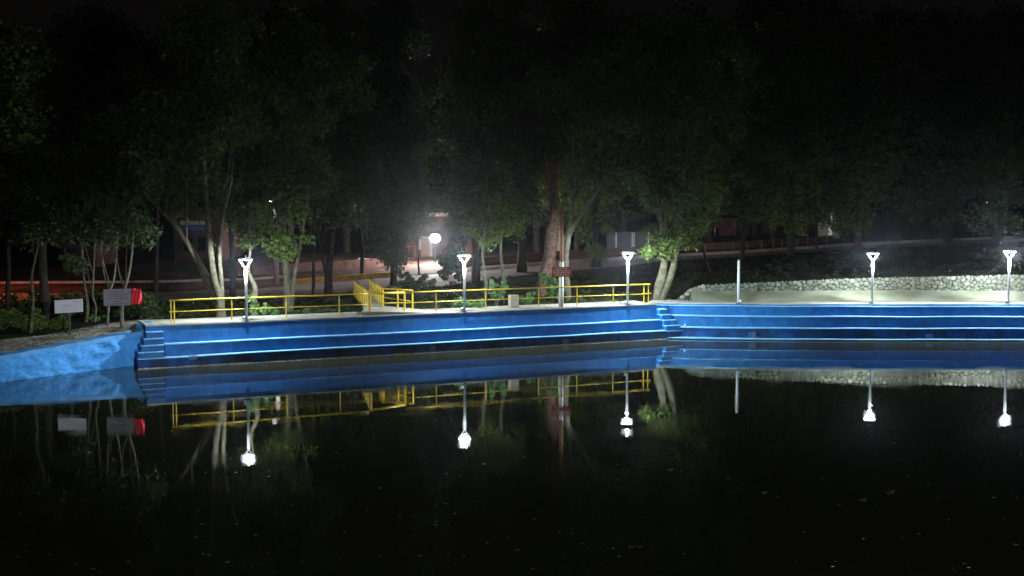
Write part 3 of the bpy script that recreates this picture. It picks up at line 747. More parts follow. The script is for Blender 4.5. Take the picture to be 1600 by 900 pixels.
# stencilled depth marks on the lower risers
def stencil(c, ux, nv, s, label):
    mb = MB(); uz = Vector((0, 0, 1))
    def bar(x0, z0, x1, z1, t=0.016):
        a = c + ux * x0 * s + uz * z0 * s; b = c + ux * x1 * s + uz * z1 * s
        dr = (b - a).normalized(); pr = dr.cross(nv) * t
        mb.add([a - pr, b - pr, b + pr, a + pr], [(0, 1, 2, 3)])
    for q in [(-.5, -.35, .5, -.35), (-.5, .35, .5, .35), (-.5, -.35, -.5, .35), (.5, -.35, .5, .35), (-.28, -.2, -.28, .2), (-.1, -.2, .15, .2), (-.1, .2, .15, -.2), (.32, -.2, .32, .2)]: bar(*q)
    o = mb.build('stencil_mark', M['mark']); tag(o, label, 'marking', 'stencilled marks on the lowest risers'); return o
yl = RY - 1.235
for px, py, lb in ((1175.5, 523, 'boxed pale stencil on the right terrace below the headless pole'), (1452, 525.5, 'boxed pale stencil on the right terrace between the two lamps')):
    c = W(px, py, yl - 0.03); stencil(c, Vector((1, 0, 0)), Vector((0, -1, 0)), 0.28, lb)
for px, py, lb in ((301, 557.5, 'faint stencil on the lowest riser at the left end of the deep blue terrace'), (676, 544.5, 'faint stencil on the lowest riser below the ramp'), (884, 534, 'faint stencil on the lowest riser below the brown sign')):
    q = A + NRM * 1.03; t = (px - 800) / (F * cp - 90 * sp_); s = (t * q.y - q.x) / (U.x - t * U.y); c = q + U * s
    c = Vector((c.x, c.y, W(px, py, c.y).z)); stencil(c, U, NRM, 0.26, lb)

# ------------------------------------------------------------------ trees
def leaves(name, centres, radii, counts, size, mt, parent, seed=0, droop=0.0, elong=1.6, flat=0.75):
    rg = np.random.default_rng(seed); P = []
    for c, r, n in zip(centres, radii, counts):
        d = rg.normal(size=(n, 3)); d /= np.linalg.norm(d, axis=1)[:, None]
        rr = r * rg.uniform(0.15, 1, n) ** 0.55
        q = d * rr[:, None] * np.array([1, 1, flat]); q[:, 2] -= droop * rg.random(n) * r
        P.append(q + np.array(c))
    P = np.concatenate(P); n = len(P)
    a = rg.normal(size=(n, 3)); a[:, 2] = a[:, 2] * 0.6 - droop * 0.8; a /= np.linalg.norm(a, axis=1)[:, None]
    b = rg.normal(size=(n, 3)); b -= (b * a).sum(1)[:, None] * a; b /= np.linalg.norm(b, axis=1)[:, None]
    s = size * rg.uniform(0.6, 1.35, n)[:, None]
    nrm = np.cross(a, b)
    v = np.empty((n, 4, 3)); v[:, 0] = P - a * s * elong * .5; v[:, 1] = P + b * s * .42 + nrm * s * .1; v[:, 2] = P + a * s * elong * .5; v[:, 3] = P - b * s * .42 + nrm * s * .1
    me = bpy.data.meshes.new(name); me.vertices.add(n * 4); me.loops.add(n * 4); me.polygons.add(n)
    me.vertices.foreach_set('co', v.reshape(-1)); me.loops.foreach_set('vertex_index', np.arange(n * 4, dtype=np.int32))
    me.polygons.foreach_set('loop_start', np.arange(0, n * 4, 4, dtype=np.int32)); me.update(calc_edges=True)
    me.materials.append(mt)
    o = bpy.data.objects.new(name, me); C.objects.link(o)
    if parent: o.parent = parent; o.matrix_parent_inverse = PINV[parent.name]
    return o
def smooth_path(pts, rad, n=6):
    P = []; R = []
    for i in range(len(pts) - 1):
        p0 = pts[max(i - 1, 0)]; p1 = pts[i]; p2 = pts[i + 1]; p3 = pts[min(i + 2, len(pts) - 1)]
        for k in range(n):
            t = k / n
            P.append(0.5 * ((2 * p1) + (p2 - p0) * t + (2 * p0 - 5 * p1 + 4 * p2 - p3) * t * t + (3 * p1 - p0 - 3 * p2 + p3) * t ** 3))
            R.append(rad[i] + (rad[i + 1] - rad[i]) * t)
    P.append(pts[-1]); R.append(rad[-1]); return P, R
def tree(base, trunks, crown, label, bark='bark', leaf='leaf', dens=1.0, size=0.15, seed=0, droop=0.25, name='tree', cat='tree', group=None, flare=1.35, nclump=None, crad=(0.55, 1.15)):
    """trunks: lists of (point, radius); crown: ellipsoids (centre, rx, ry, rz)"""
    rg = random.Random(seed); e = thing(name, base, label, cat, group); mb = MB(); tips = []
    for tr in trunks:
        pts = [Vector(p) for p, r in tr]; rad = [r for p, r in tr]
        p0 = pts[0] - Vector((0, 0, 0.35)); pts = [p0] + pts; rad = [rad[0] * flare] + rad
        P, R = smooth_path(pts, rad)
        mb.tube(P, R, 10, wob=0.35, seed=seed); tips.append((P, R))
    cs = []; rs = []; ns = []
    for (c, rx, ry, rz) in crown:
        vol = rx * ry * rz; m = nclump or max(12, int(8 + 7.0 * vol ** 0.66))
        for _ in range(m):
            while True:
                d = Vector((rg.uniform(-1, 1), rg.uniform(-1, 1), rg.uniform(-1, 1)))
                if d.length < 1: break
            d = d * (0.55 + 0.45 * d.length) if d.length > .2 else d
            q = Vector(c) + Vector((d.x * rx, d.y * ry, d.z * rz)); r = rg.uniform(*crad) * min(1.0, 0.35 + 0.3 * min(rx, rz))
            cs.append(q); rs.append(r); ns.append(int(dens * 170 * (r / 0.85) ** 2 * (0.15 / size) ** 2 * rg.uniform(.6, 1.3)))
    for i, q in enumerate(cs):     # a limb reaches every second clump
        if i % (5 if name == 'tree' else 11): continue
        P, R = tips[rg.randrange(len(tips))]
        k = min(len(P) - 1, int(len(P) * rg.uniform(0.6, 1.0))); s = P[k]
        if s.z > q.z: k = int(len(P) * 0.62); s = P[k]
        mid = s.lerp(q, 0.5) + Vector((rg.uniform(-.4, .4), rg.uniform(-.4, .4), rg.uniform(0.0, .6)))
        r0 = max(0.015, min(R[k] * 0.4, 0.05)); PP, RR = smooth_path([s, mid, q], [r0, r0 * .6, 0.012], 4)
        mb.tube(PP, RR, 6)
    mb.build('trunk', M[bark], e, True)
    if cs: leaves('crown', cs, rs, ns, size, M[leaf], e, seed, droop)
    return e
def pt(px, py, d): return W(px, py, d)
def T(tr, d, dd=0.0):            # (px, py, width px) list at distance d
    return [(W(px, py, d + dd * i), w_ / 2 * d / F) for i, (px, py, w_) in enumerate(tr)]
def EL(px, py, d, rxp, rzp, ry=None):
    k = d / F; rx = rxp * k; rz = rzp * k; return (W(px, py, d), rx, ry or rx * 0.8, rz)

# big pale forked tree at the left lamp
b = gp(345, 497); d = b.y
tree(b, [T([(346, 497, 17), (340, 470, 16), (322, 432, 12), (300, 392, 9), (274, 352, 8), (243, 318, 6), (215, 270, 4)], d, .15),
         T([(344, 492, 14), (343, 460, 12), (333, 425, 10), (327, 370, 9), (322, 310, 7), (318, 240, 5), (325, 150, 3)], d, -.1),
         T([(347, 485, 10), (346, 440, 7), (343, 400, 6), (346, 350, 5), (362, 280, 4)], d, -.2)],
     [EL(250, 215, d, 95, 75), EL(340, 160, d, 80, 85), EL(300, 285, d + 1, 75, 42), EL(160, 250, d + 1, 60, 50), EL(330, 60, d, 90, 60)],
     'tall pale forked tree leaning left, behind the railing by the first lamp', seed=1, dens=.9)
# green crowned tree lit by the left lamp
b = gp(449, 487); d = b.y
tree(b, [T([(450, 485, 15), (449, 445, 13), (445, 400, 11), (436, 340, 9), (430, 250, 6), (440, 130, 4)], d), T([(456, 482, 6), (459, 440, 6), (466, 400, 5), (474, 350, 4), (482, 300, 3)], d, -.1)],
     [EL(425, 368, d - 1.0, 64, 28, 2.0), EL(440, 392, d - 1.0, 30, 12, 1.0), EL(400, 328, d - .5, 72, 34, 2.2), EL(430, 230, d, 80, 80), EL(470, 120, d, 90, 80), EL(495, 285, d, 36, 26)],
     'bushy tree whose low green crown is lit above the left lamp', bark='bark', seed=2, dens=1.15)
# willow like tree over the ramp
b = gp(615, 446); d = b.y
tree(b, [T([(615, 446, 11), (615, 400, 10), (613, 330, 8), (612, 240, 6), (610, 130, 4)], d)],
     [EL(605, 375, d - .5, 44, 38), EL(618, 305, d, 60, 52), EL(612, 225, d, 62, 56), EL(612, 130, d, 64, 70), EL(600, 40, d, 70, 60)],
     'tall narrow grey green tree hanging over the ramp, left of the floodlight', bark='bark_dark', leaf='leaf_grey', seed=3, droop=.5, dens=1.1)
# dark stocky tree with slim fork left of the ramp
b = gp(513, 462); d = b.y
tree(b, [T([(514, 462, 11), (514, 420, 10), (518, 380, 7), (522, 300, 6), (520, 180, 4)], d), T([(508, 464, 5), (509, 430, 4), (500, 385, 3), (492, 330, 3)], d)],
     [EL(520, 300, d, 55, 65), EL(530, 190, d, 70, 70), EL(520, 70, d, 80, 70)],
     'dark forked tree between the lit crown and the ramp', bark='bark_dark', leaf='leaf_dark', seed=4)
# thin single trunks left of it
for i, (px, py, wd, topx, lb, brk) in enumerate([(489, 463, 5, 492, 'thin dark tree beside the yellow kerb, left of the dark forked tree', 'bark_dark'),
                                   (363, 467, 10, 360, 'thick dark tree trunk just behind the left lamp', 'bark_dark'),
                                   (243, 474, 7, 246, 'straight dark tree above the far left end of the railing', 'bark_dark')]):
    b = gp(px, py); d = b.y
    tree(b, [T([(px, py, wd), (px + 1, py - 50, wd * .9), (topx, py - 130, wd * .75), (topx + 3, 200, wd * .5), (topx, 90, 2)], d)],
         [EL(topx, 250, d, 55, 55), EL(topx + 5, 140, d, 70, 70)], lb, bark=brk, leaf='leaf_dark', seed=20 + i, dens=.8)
# pale bent trunk right behind lamp 1
b = gp(396, 496); d = b.y
tree(b, [T([(396, 497, 9), (397, 470, 9), (399, 452, 9), (394, 438, 7), (388, 420, 5), (392, 380, 4), (386, 330, 3)], d)],
     [EL(392, 330, d, 34, 24, 1.0)], 'short bent pale tree right against the left lamp pole', seed=30, dens=.8)
# centre: big leaning trunk
b = gp(850, 462); d = b.y
tree(b, [T([(846, 470, 24), (850, 445, 22), (857, 410, 20), (862, 370, 19), (866, 325, 17), (864, 270, 13), (872, 190, 10), (880, 90, 6)], d)],
     [EL(850, 200, d + 1, 90, 62), EL(800, 110, d, 90, 75), EL(900, 60, d, 100, 70), EL(770, 40, d, 60, 50)],
     'massive brown leaning tree trunk left of the brown sign', bark='bark_red', leaf='leaf_dark', seed=6, flare=1.5)
b = gp(887, 471); d = b.y + .3
tree(b, [T([(886, 474, 12), (885, 440, 11), (884, 400, 11), (887, 368, 12), (907, 335, 9), (932, 300, 8), (955, 262, 6), (985, 215, 4)], d, .05), T([(884, 400, 10), (888, 372, 8), (893, 330, 6), (896, 270, 5), (893, 190, 4)], d)],
     [EL(965, 190, d, 95, 45), EL(930, 255, d + 1, 75, 32), EL(1010, 235, d, 60, 38), EL(900, 120, d, 80, 60)],
     'pale tree forking right behind the brown sign post', seed=7, leaf='leaf', dens=1.0, droop=.6)
b = gp(932, 418); d = b.y
tree(b, [T([(931, 420, 20), (932, 405, 13), (932, 380, 12), (930, 330, 9), (928, 260, 6)], d)],
     [EL(925, 345, d, 45, 26), EL(930, 280, d, 60, 40), EL(932, 395, d, 12, 14, .5)],
     'ivy covered tree standing at the road right of the brown sign', bark='bark_dark', seed=8, leaf='leaf', size=.17)
for i, (px, py, wd, lb, lf) in enumerate([(757, 482, 6, 'slim pale tree with a few brown leaves right of the second lamp', 'leaf_brown'), (785, 478, 6, 'slim pale tree left of the service box', 'leaf')]):
    b = gp(px, py - 4); d = b.y
    tree(b, [T([(px, py, wd), (px + 2, py - 40, wd * .9), (px - 3, py - 90, wd * .75), (px + 2, 340, wd * .6), (px + 4, 270, 2.5)], d)],
         [EL(px + 6, 372 - 20 * i, d, 22, 12, .8), EL(px + 5, 325, d, 38, 40)] if i == 0 else [EL(px + 5, 325, d, 38, 40, 1.4)],
         lb, seed=40 + i, leaf=lf if False else 'leaf', dens=.7, size=.11)
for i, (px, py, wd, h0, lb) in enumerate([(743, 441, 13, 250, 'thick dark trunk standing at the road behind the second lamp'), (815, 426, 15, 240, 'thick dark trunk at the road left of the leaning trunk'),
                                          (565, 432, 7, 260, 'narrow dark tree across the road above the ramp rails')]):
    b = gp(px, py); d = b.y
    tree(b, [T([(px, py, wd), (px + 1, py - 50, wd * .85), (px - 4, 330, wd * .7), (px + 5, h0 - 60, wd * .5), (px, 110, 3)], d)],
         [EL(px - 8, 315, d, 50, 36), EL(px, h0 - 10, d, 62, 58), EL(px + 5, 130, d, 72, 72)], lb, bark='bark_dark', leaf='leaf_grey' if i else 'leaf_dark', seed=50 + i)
b = gp(724, 440); d = b.y
tree(b, [T([(724, 441, 8), (724, 415, 7), (722, 380, 6), (720, 330, 4)], d), T([(718, 442, 5), (712, 415, 4), (706, 390, 3)], d)],
     [EL(722, 352, d, 30, 36), EL(712, 398, d, 16, 16, 1.0), EL(738, 300, d, 40, 40)], 'leafy dark tree immediately right of the floodlight', bark='bark_dark', leaf='leaf_grey', seed=58, dens=1.0)
b = gp(655, 430); d = b.y
tree(b, [T([(655, 432, 4), (653, 400, 3), (650, 350, 3)], d)], [EL(652, 340, d, 24, 22), EL(640, 300, d, 34, 34)], 'slim dark tree immediately left of the floodlight', bark='bark_dark', leaf='leaf_grey', seed=59, dens=.8)
# right: double trunk with bright green crown
b = gp(1028, 471); d = b.y
tree(b, [T([(1026, 473, 15), (1030, 450, 15), (1036, 425, 14), (1039, 400, 12), (1035, 350, 9), (1025, 290, 7), (1015, 200, 4)], d), T([(1031, 474, 12), (1040, 450, 11), (1050, 425, 11), (1056, 398, 10), (1062, 350, 8), (1070, 270, 6), (1085, 190, 4)], d, -.05)],
     [EL(1042, 372, d - .4, 46, 28, 1.8), EL(1016, 390, d - .6, 8, 6, .4), EL(1050, 318, d, 68, 44, 2.6), EL(1035, 250, d, 85, 48), EL(1060, 170, d, 100, 65), EL(1010, 90, d, 90, 60)],
     'double trunked tree with low bright green crown at the right end of the railing', seed=9, dens=1.25, size=.14)
b = gp(1093, 440)
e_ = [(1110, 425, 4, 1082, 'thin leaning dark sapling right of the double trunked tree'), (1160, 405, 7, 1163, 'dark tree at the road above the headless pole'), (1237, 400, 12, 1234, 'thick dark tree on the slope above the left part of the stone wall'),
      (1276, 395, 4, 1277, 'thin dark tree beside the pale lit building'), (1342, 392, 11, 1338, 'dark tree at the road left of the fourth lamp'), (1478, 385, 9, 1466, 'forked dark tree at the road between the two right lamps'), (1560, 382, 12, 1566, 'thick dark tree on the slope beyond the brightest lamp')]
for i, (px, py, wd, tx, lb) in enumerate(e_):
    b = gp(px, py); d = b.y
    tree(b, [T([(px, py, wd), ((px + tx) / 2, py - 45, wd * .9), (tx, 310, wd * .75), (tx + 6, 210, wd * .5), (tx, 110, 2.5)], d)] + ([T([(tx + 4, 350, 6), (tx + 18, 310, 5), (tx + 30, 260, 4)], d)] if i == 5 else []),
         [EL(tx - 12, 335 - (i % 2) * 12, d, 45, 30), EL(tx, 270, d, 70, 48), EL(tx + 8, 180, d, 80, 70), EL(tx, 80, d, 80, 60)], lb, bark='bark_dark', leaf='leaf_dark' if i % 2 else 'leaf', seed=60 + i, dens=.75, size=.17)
# left saplings along the gravel bank
sap = [(48, 522, 6, [(52, 470, 5), (50, 430, 4), (60, 380, 3)], 'pale slim sapling left of the white notice board'),
       (135, 503, 5, [(137, 478, 6), (132, 440, 4), (128, 400, 3)], 'sapling with thick pale foot just right of the white notice board'),
       (148, 503, 3, [(150, 480, 3.4), (145, 462, 3), (146, 430, 3)], 'very thin crooked sapling between the two notice boards'),
       (168, 508, 5, [(169, 485, 4), (172, 455, 4), (180, 420, 3)], 'sapling behind the left half of the grey notice board'),
       (191, 512, 7, [(191, 482, 5), (195, 450, 4), (205, 405, 4)], 'forked sapling with pale stem behind the grey notice board'),
       (12, 500, 7, [(12, 460, 7), (14, 420, 6), (12, 370, 4)], 'grey trunk at the far left edge beyond the hedge'),
       (68, 500, 17, [(70, 460, 15), (66, 400, 12), (72, 320, 9)], 'broad dark trunk silhouetted against the orange lit ground')]
for i, (px, py, wd, rest, lb) in enumerate(sap):
    b = gp(px, min(py, 520)); d = b.y
    tr = [[(px, py, wd)] + rest]
    br = T([(px, py, wd)] + rest + [(rest[-1][0] + 6, 300, 2)], d)
    trs = [br]
    if i in (3, 4): trs.append(T([(rest[1][0], rest[1][1], 3), (rest[1][0] - 9, rest[1][1] - 25, 2.5), (rest[1][0] - 14, rest[1][1] - 70, 2)], d))
    tree(b, trs, ([EL(116, 410, d, 15, 13, .6)] if i == 1 else []) + [EL(rest[-1][0] + 5, 345, d, 40, 36), EL(rest[-1][0] + 5, 270, d, 52, 46)], lb, bark='bark_dark' if i > 4 else 'bark', leaf='leaf_dark', seed=80 + i, dens=.6 if i != 1 else .8, name='sapling' if i < 5 else 'tree', cat='sapling' if i < 5 else 'tree', flare=1.1, group='saplings along the gravel bank' if i < 5 else None)
# background wood: four prototypes copied
def proto(seed, h, leafn):
    rg = random.Random(seed); base = Vector((0, 0, 0))
    tr = [(Vector((0, 0, 0)), .30), (Vector((.1, 0, h * .3)), .24), (Vector((rg.uniform(-.5, .5), 0, h * .6)), .16), (Vector((rg.uniform(-.8, .8), 0, h * .9)), .06)]
    cr = [(Vector((0.3, 0, h * .27)), 2.6, 2.6, 1.7), (Vector((0, 0, h * .44)), 3.0, 3.0, 1.9), (Vector((-.8, 0, h * .62)), 3.6, 3.4, 2.8), (Vector((.7, 0, h * .82)), 3.2, 3.0, 2.8)]
    return tree(base, [tr], cr, 'dark leafy tree standing in the wood beyond the road', bark='bark_dark', leaf=leafn, seed=seed, dens=.62, size=.24, group='dark trees of the wood beyond the road', crad=(.8, 1.4))
protos = [proto(101, 15, 'leaf_dark'), proto(102, 18, 'leaf_grey'), proto(103, 16, 'leaf')]
spots = []
rg = random.Random(77)
for i, px in enumerate(list(range(-60, 1700, 62))):
    spots.append((px + rg.uniform(-18, 18), rg.uniform(100, 118)))
for px in range(-60, 1700, 74):
    if not (600 < px < 760): spots.append((px + rg.uniform(-14, 14), rg.uniform(90, 97)))
for px in range(-40, 1700, 105): spots.append((px + rg.uniform(-25, 25), rg.uniform(124, 145)))
spots = [s for s in spots if not (640 < s[0] < 730 and s[1] < 104)]
first = {0: 1, 1: 1, 2: 1}
for i, (px, d) in enumerate(spots):
    k = i % 3; p = on(px, d, 0); p.z = gz(p.x, p.y) - 0.1
    src = protos[k]
    if first[k]: o = src; first[k] = 0
    else:
        o = src.copy(); C.objects.link(o)
        for ch in src.children:
            c = ch.copy(); C.objects.link(c); c.parent = o
    s = rg.uniform(.85, 1.25); o.location = p; o.scale = (s, s, s); o.rotation_euler = (0, 0, rg.uniform(0, 6.28))

# ------------------------------------------------------------------ shrubs and undergrowth
def bush(px, py, wpx, hpx, label, leaf='leaf_bright', n=700, size=.09, seed=0, dback=0.0, name='bush', cat='bush', group='lit bushes behind the deck'):
    b = gp(px, py); b.y += dback; d = b.y; k = d / F; rg = random.Random(seed)
    e = thing(name, b, label, cat, group); mb = MB(); cs = []; rs = []; ns = []
    for i in range(9):
        q = b + Vector((rg.uniform(-.5, .5) * wpx * k, rg.uniform(-.3, .3), rg.uniform(.3, 1) * hpx * k))
        P, R = smooth_path([b + Vector((rg.uniform(-.08, .08), 0, -.05)), b.lerp(q, .5) + Vector((rg.uniform(-.1, .1), 0, .1)), q], [.016, .01, .005], 4)
        mb.tube(P, R, 5)
        for t in (.55, .8, 1):
            cs.append(b.lerp(q, t)); rs.append(.09 + .16 * rg.random() * wpx * k * .6); ns.append(int(n / 27))
    mb.build('stems', M['bark'], e); leaves('foliage', cs, rs, ns, size, M[leaf], e, seed, .1, elong=1.9)
    return e
bush(404, 497, 34, 40, 'bright pale green bush right of the left lamp', seed=1, n=520, size=.085)
bush(713, 484, 36, 20, 'low bush at the foot of the second lamp', seed=2, n=500, size=.07)
bush(775, 480, 32, 42, 'tall leafy bush between the two slim trees', seed=3, n=700)
bush(741, 484, 30, 16, 'small bush left of the slim trees behind the railing', seed=4, n=400, size=.07)
bush(822, 477, 26, 20, 'small bush just right of the service box', seed=5, n=420, size=.07)
bush(862, 474, 40, 52, 'dense bush between the leaning trunk and the sign post', seed=6, n=1100)
bush(431, 495, 10, 12, 'tiny plant right of the bright bush', seed=7, n=120, size=.06)
bush(480, 490, 12, 9, 'tiny plant behind the left railing near its third bay', seed=8, n=120, size=.05)
bush(912, 474, 14, 10, 'tiny plant right of the brown sign under the railing', seed=9, n=130, size=.05)
bush(150, 502, 22, 10, 'small green weeds at the foot of the thin saplings', seed=10, n=200, size=.06)
bush(60, 515, 90, 30, 'broad dark bush behind the gravel bank left of the white notice board', leaf='leaf', seed=11, n=2600, size=.10, group=None)
bush(5, 515, 70, 34, 'dark bush at the far left edge behind the gravel bank', leaf='leaf', seed=12, n=2200, size=.10, group=None)
bush(650, 458, 60, 40, 'leafy shrub behind the ramp under the floodlight', leaf='leaf_grey', seed=13, n=1800, size=.11, group=None)
bush(705, 446, 46, 58, 'tall dark shrub directly below the floodlight', leaf='leaf_grey', seed=14, n=2200, size=.12, group=None)
# hedge behind the gravel bank and ground cover
rg = random.Random(9)
cs = []; rs = []; ns = []
for i in range(170):
    px = rg.uniform(-120, 262); py = rg.uniform(486, 497); p = gp(px, py); p.z += rg.uniform(.1, .85); cs.append(p); rs.append(rg.uniform(.25, .5)); ns.append(75)
tag(leaves('hedge', cs, rs, ns, .11, M['leaf_dark'], None, 5, .1), 'dark low hedge between the gravel bank and the red lit ground', 'hedge', kind='stuff')
cs = []; rs = []; ns = []
for i in range(620):
    px = rg.uniform(240, 1060); lo = interp(px, [240, 1000, 1060], [500, 474, 470]); hi = interp(px, PXS, NEAR)
    py = lo - (lo - hi) * rg.random() ** 1.6 * .95 - 2; p = gp(px, py); p.z += .05; cs.append(p); rs.append(rg.uniform(.12, .35)); ns.append(34)
tag(leaves('undergrowth', cs, rs, ns, .075, M['leaf_dark'], None, 6, .0, flat=.5), 'sparse weeds and fallen leaves on the dark ground behind the deck', 'undergrowth', kind='stuff')
cs = []; rs = []; ns = []
for i in range(420):
    px = rg.uniform(1065, 1650); lo = interp(px, [1065, 1340, 1600], [444, 433, 427]); hi = interp(px, PXS, NEAR)
    py = lo - (lo - hi) * rg.random() * .97; p = gp(px, py); p.z += .05; cs.append(p); rs.append(rg.uniform(.15, .4)); ns.append(26)
tag(leaves('grass', cs, rs, ns, .09, M['grass'], None, 7, .0, flat=.5), 'dark grass on the slope above the stone wall', 'grass', kind='stuff')

# gravel on the bank
mb = MB(); rg = random.Random(4)
for i in range(1500):
    px = rg.uniform(-20, 232); top = interp(px, [0, 120, 180, 232], [534, 515, 505, 502]); bot = interp(px, [0, 232], [553, 507])
    p = gp(px, rg.uniform(min(top, bot - .5), bot - 1)); r = rg.uniform(.012, .04)
    a = rg.uniform(0, 3)
    mb.add([p + Vector((math.cos(a + k * 1.57) * r, math.sin(a + k * 1.57) * r, 0)) for k in range(4)] + [p + Vector((0, 0, r * .9))], [(0, 1, 4), (1, 2, 4), (2, 3, 4), (3, 0, 4)])
tag(mb.build('gravel', M['sand']), 'loose gravel scattered over the pale bank', 'gravel', kind='stuff')

# ------------------------------------------------------------------ buildings and lamps beyond the road
def box_part(name, x0, x1, y0, y1, z0, z1, mt, par):
    mb = MB(); mb.box(((x0 + x1) / 2, (y0 + y1) / 2, (z0 + z1) / 2), x1 - x0, y1 - y0, z1 - z0); return mb.build(name, mt, par)
d = 92.0; X = lambda px: (px - 800) / F * d; Z = lambda py, dd=None: CAMZ - (py - HZ) * (dd or d) / F
zb = Z(413)
e = thing('brick_building', (X(685), d, zb), 'small red building with a cream door frame behind the floodlight', 'building')
box_part('wall', X(636), X(742), d, d + 6, zb - .4, Z(338), M['brick'], e)
box_part('roof', X(632), X(746), d - .5, d + 6.4, Z(338), Z(333), M['plaster'], e)
fr = MB(); fr.box(((X(655) + X(676)) / 2, d - .06, Z(371)), X(676) - X(655), .1, .18); 
fr.box((X(656), d - .06, Z(380)), .2, .1, Z(370) - Z(389)); fr.box((X(673.5), d - .06, Z(388)), .2, .1, Z(372) - Z(404)); fr.build('door_frame', M['plaster'], e)
box_part('door', X(658), X(672), d - .03, d + .02, Z(408), Z(373), M['rust'], e)
box_part('window', X(712), X(720), d - .04, d + .01, Z(388), Z(372), M['glass'], e)
box_part('landing_step', X(638), X(664), d - 1.2, d, Z(411), Z(402), M['plaster'], e)
box_part('lower_step', X(650), X(664), d - 1.7, d - 1.2, Z(411), Z(407), M['plaster'], e)
mb = MB(); 
for px in (640, 650, 661.5): mb.tube([(X(px), d - 1.1, Z(403)), (X(px), d - 1.1, Z(384))], .03, 6)
mb.tube([(X(636), d - 1.1, Z(384)), (X(662), d - 1.1, Z(384))], .035, 6); mb.build('step_railing', M['rust'], e)
# floodlight
pf = Vector((X(680) * 86 / 92, 86.0, 0)); zf = W(679.5, 372, 86).z; pf.z = gz(pf.x, pf.y)
e = thing('floodlight', pf, 'dazzling white floodlight on a short pole in front of the red building', 'floodlight')
MB().tube([pf + Vector((0, .3, 0)), Vector((pf.x, pf.y + .3, zf))], [.045, .04], 8).build('pole', mat('black_metal', (.004, .004, .004), .9, .05), e)
MB().lathe((pf.x, pf.y - .12, zf - .0), [(.02, -.34), (.30, -.24), (.40, 0), (.30, .24), (.02, .34)], 16).build('lamp_glass', M['flood'], e, True)
MB().box((pf.x, pf.y + .12, zf), .5, .1, .4).build('housing', M['darkmetal'], e)
ld = bpy.data.lights.new('flood_light', 'POINT'); ld.energy = FLOOD_W; ld.color = (1.0, .93, .88); ld.shadow_soft_size = .3
lo = bpy.data.objects.new('flood_light', ld); C.objects.link(lo); lo.parent = e; lo.location = Vector((0, -0.8, zf - pf.z))
# street lamp on the concrete pole
p = gp(432, 443); zl = W(432.5, 313, p.y).z
e = thing('street_lamp', p, 'pale concrete street lamp pole across the road with a small white light', 'street lamp')
MB().tube([p, Vector((p.x, p.y, zl - .1))], [.17, .12], 10).build('pole', M['plaster'], e, True)
MB().tube([(p.x, p.y, zl - .2), (p.x, p.y - .5, zl + .05), (p.x, p.y - 1.1, zl + .05)], .035, 6).build('arm', M['darkmetal'], e)
MB().lathe((p.x, p.y - 1.2, zl - .1), [(.02, .0), (.12, .02), (.14, .08), (.1, .13)], 12).build('lamp_glass', emis('street_glass', (.95, .97, 1), 6), e, True)
MB().lathe((p.x, p.y - 1.2, zl + .04), [(.17, .0), (.15, .06), (.03, .09)], 12).build('hood', M['darkmetal'], e, True)
ld = bpy.data.lights.new('street_light', 'SPOT'); ld.energy = 420; ld.color = (1, .88, .86); ld.shadow_soft_size = .12; ld.spot_size = math.radians(125); ld.spot_blend = .4
lo = bpy.data.objects.new('street_light', ld); C.objects.link(lo); lo.parent = e; lo.rotation_euler = (math.radians(12), 0, 0); lo.location = Vector((0, -1.2, zl - .25 - p.z))
# sodium street lamp just outside the picture on the left (its glow is what reddens the ground there)
p = on(-95, 64, 0); p.z = gz(p.x, p.y)
e = thing('street_lamp', p, 'orange sodium street lamp on the far left of the road', 'street lamp')
MB().tube([p, p + Vector((0, 0, 5.5))], [.12, .08], 8).build('pole', M['plaster'], e, True)
MB().lathe(p + Vector((0, 0, 5.5)), [(.02, .0), (.16, .05), (.18, .2), (.05, .3)], 12).build('lamp_glass', emis('sodium_glass', (1, .35, .08), 12), e, True)
ld = bpy.data.lights.new('sodium_light', 'SPOT'); ld.energy = 3000; ld.spot_size = math.radians(140); ld.spot_blend = .3; ld.color = (1, .22, .06); ld.shadow_soft_size = .2
lo = bpy.data.objects.new('sodium_light', ld); C.objects.link(lo); lo.parent = e; lo.location = Vector((0, 0, 5.1))
# other far buildings
def far_building(px0, px1, py0, d, label, wallm, extra):
    X = lambda px: (px - 800) / F * d; Zf = lambda py: CAMZ - (py - HZ) * d / F
    b = on((px0 + px1) / 2, d, 0); zg = gz(b.x, b.y)
    e = thing('house', (b.x, d, zg), label, 'house')
    box_part('wall', X(px0), X(px1), d, d + 7, zg - .4, Zf(py0), wallm, e)
    box_part('roof', X(px0) - .3, X(px1) + .3, d - .4, d + 7.3, Zf(py0), Zf(py0) + .25, M['darkmetal'], e)
    for (a, b_, c_, dd, mt, nm) in extra: box_part(nm, X(a), X(b_), d - .06, d + .02, Zf(dd), Zf(c_), mt, e)
    return e
far_building(272, 346, 336, 86, 'low house with a pale and blue painted front seen through the left crown', M['brick'],
             [(283, 326, 345, 351, M['plaster'], 'pale_band'), (286, 322, 352, 360, M['bluewall'], 'painted_band'), (288, 300, 372, 392, M['glass'], 'window'), (310, 322, 372, 392, M['glass'], 'window')])
far_building(98, 150, 388, 82, 'dark house with an orange lit window far left', M['shoulder'], [(107, 124, 403, 422, M['warmwin'], 'window')])
far_building(1270, 1312, 300, 98, 'pale house with a narrow lit stairwell window above the right slope', M['plaster'],
             [(1297, 1302, 334, 350, M['palewin'], 'window'), (1294, 1302, 354, 367, M['palewin'], 'window')])
far_building(1090, 1215, 345, 104, 'long dark grey house behind the trees above the headless pole', M['brick'], [(1110, 1122, 356, 374, M['glass'], 'window'), (1150, 1162, 356, 374, M['glass'], 'window')])
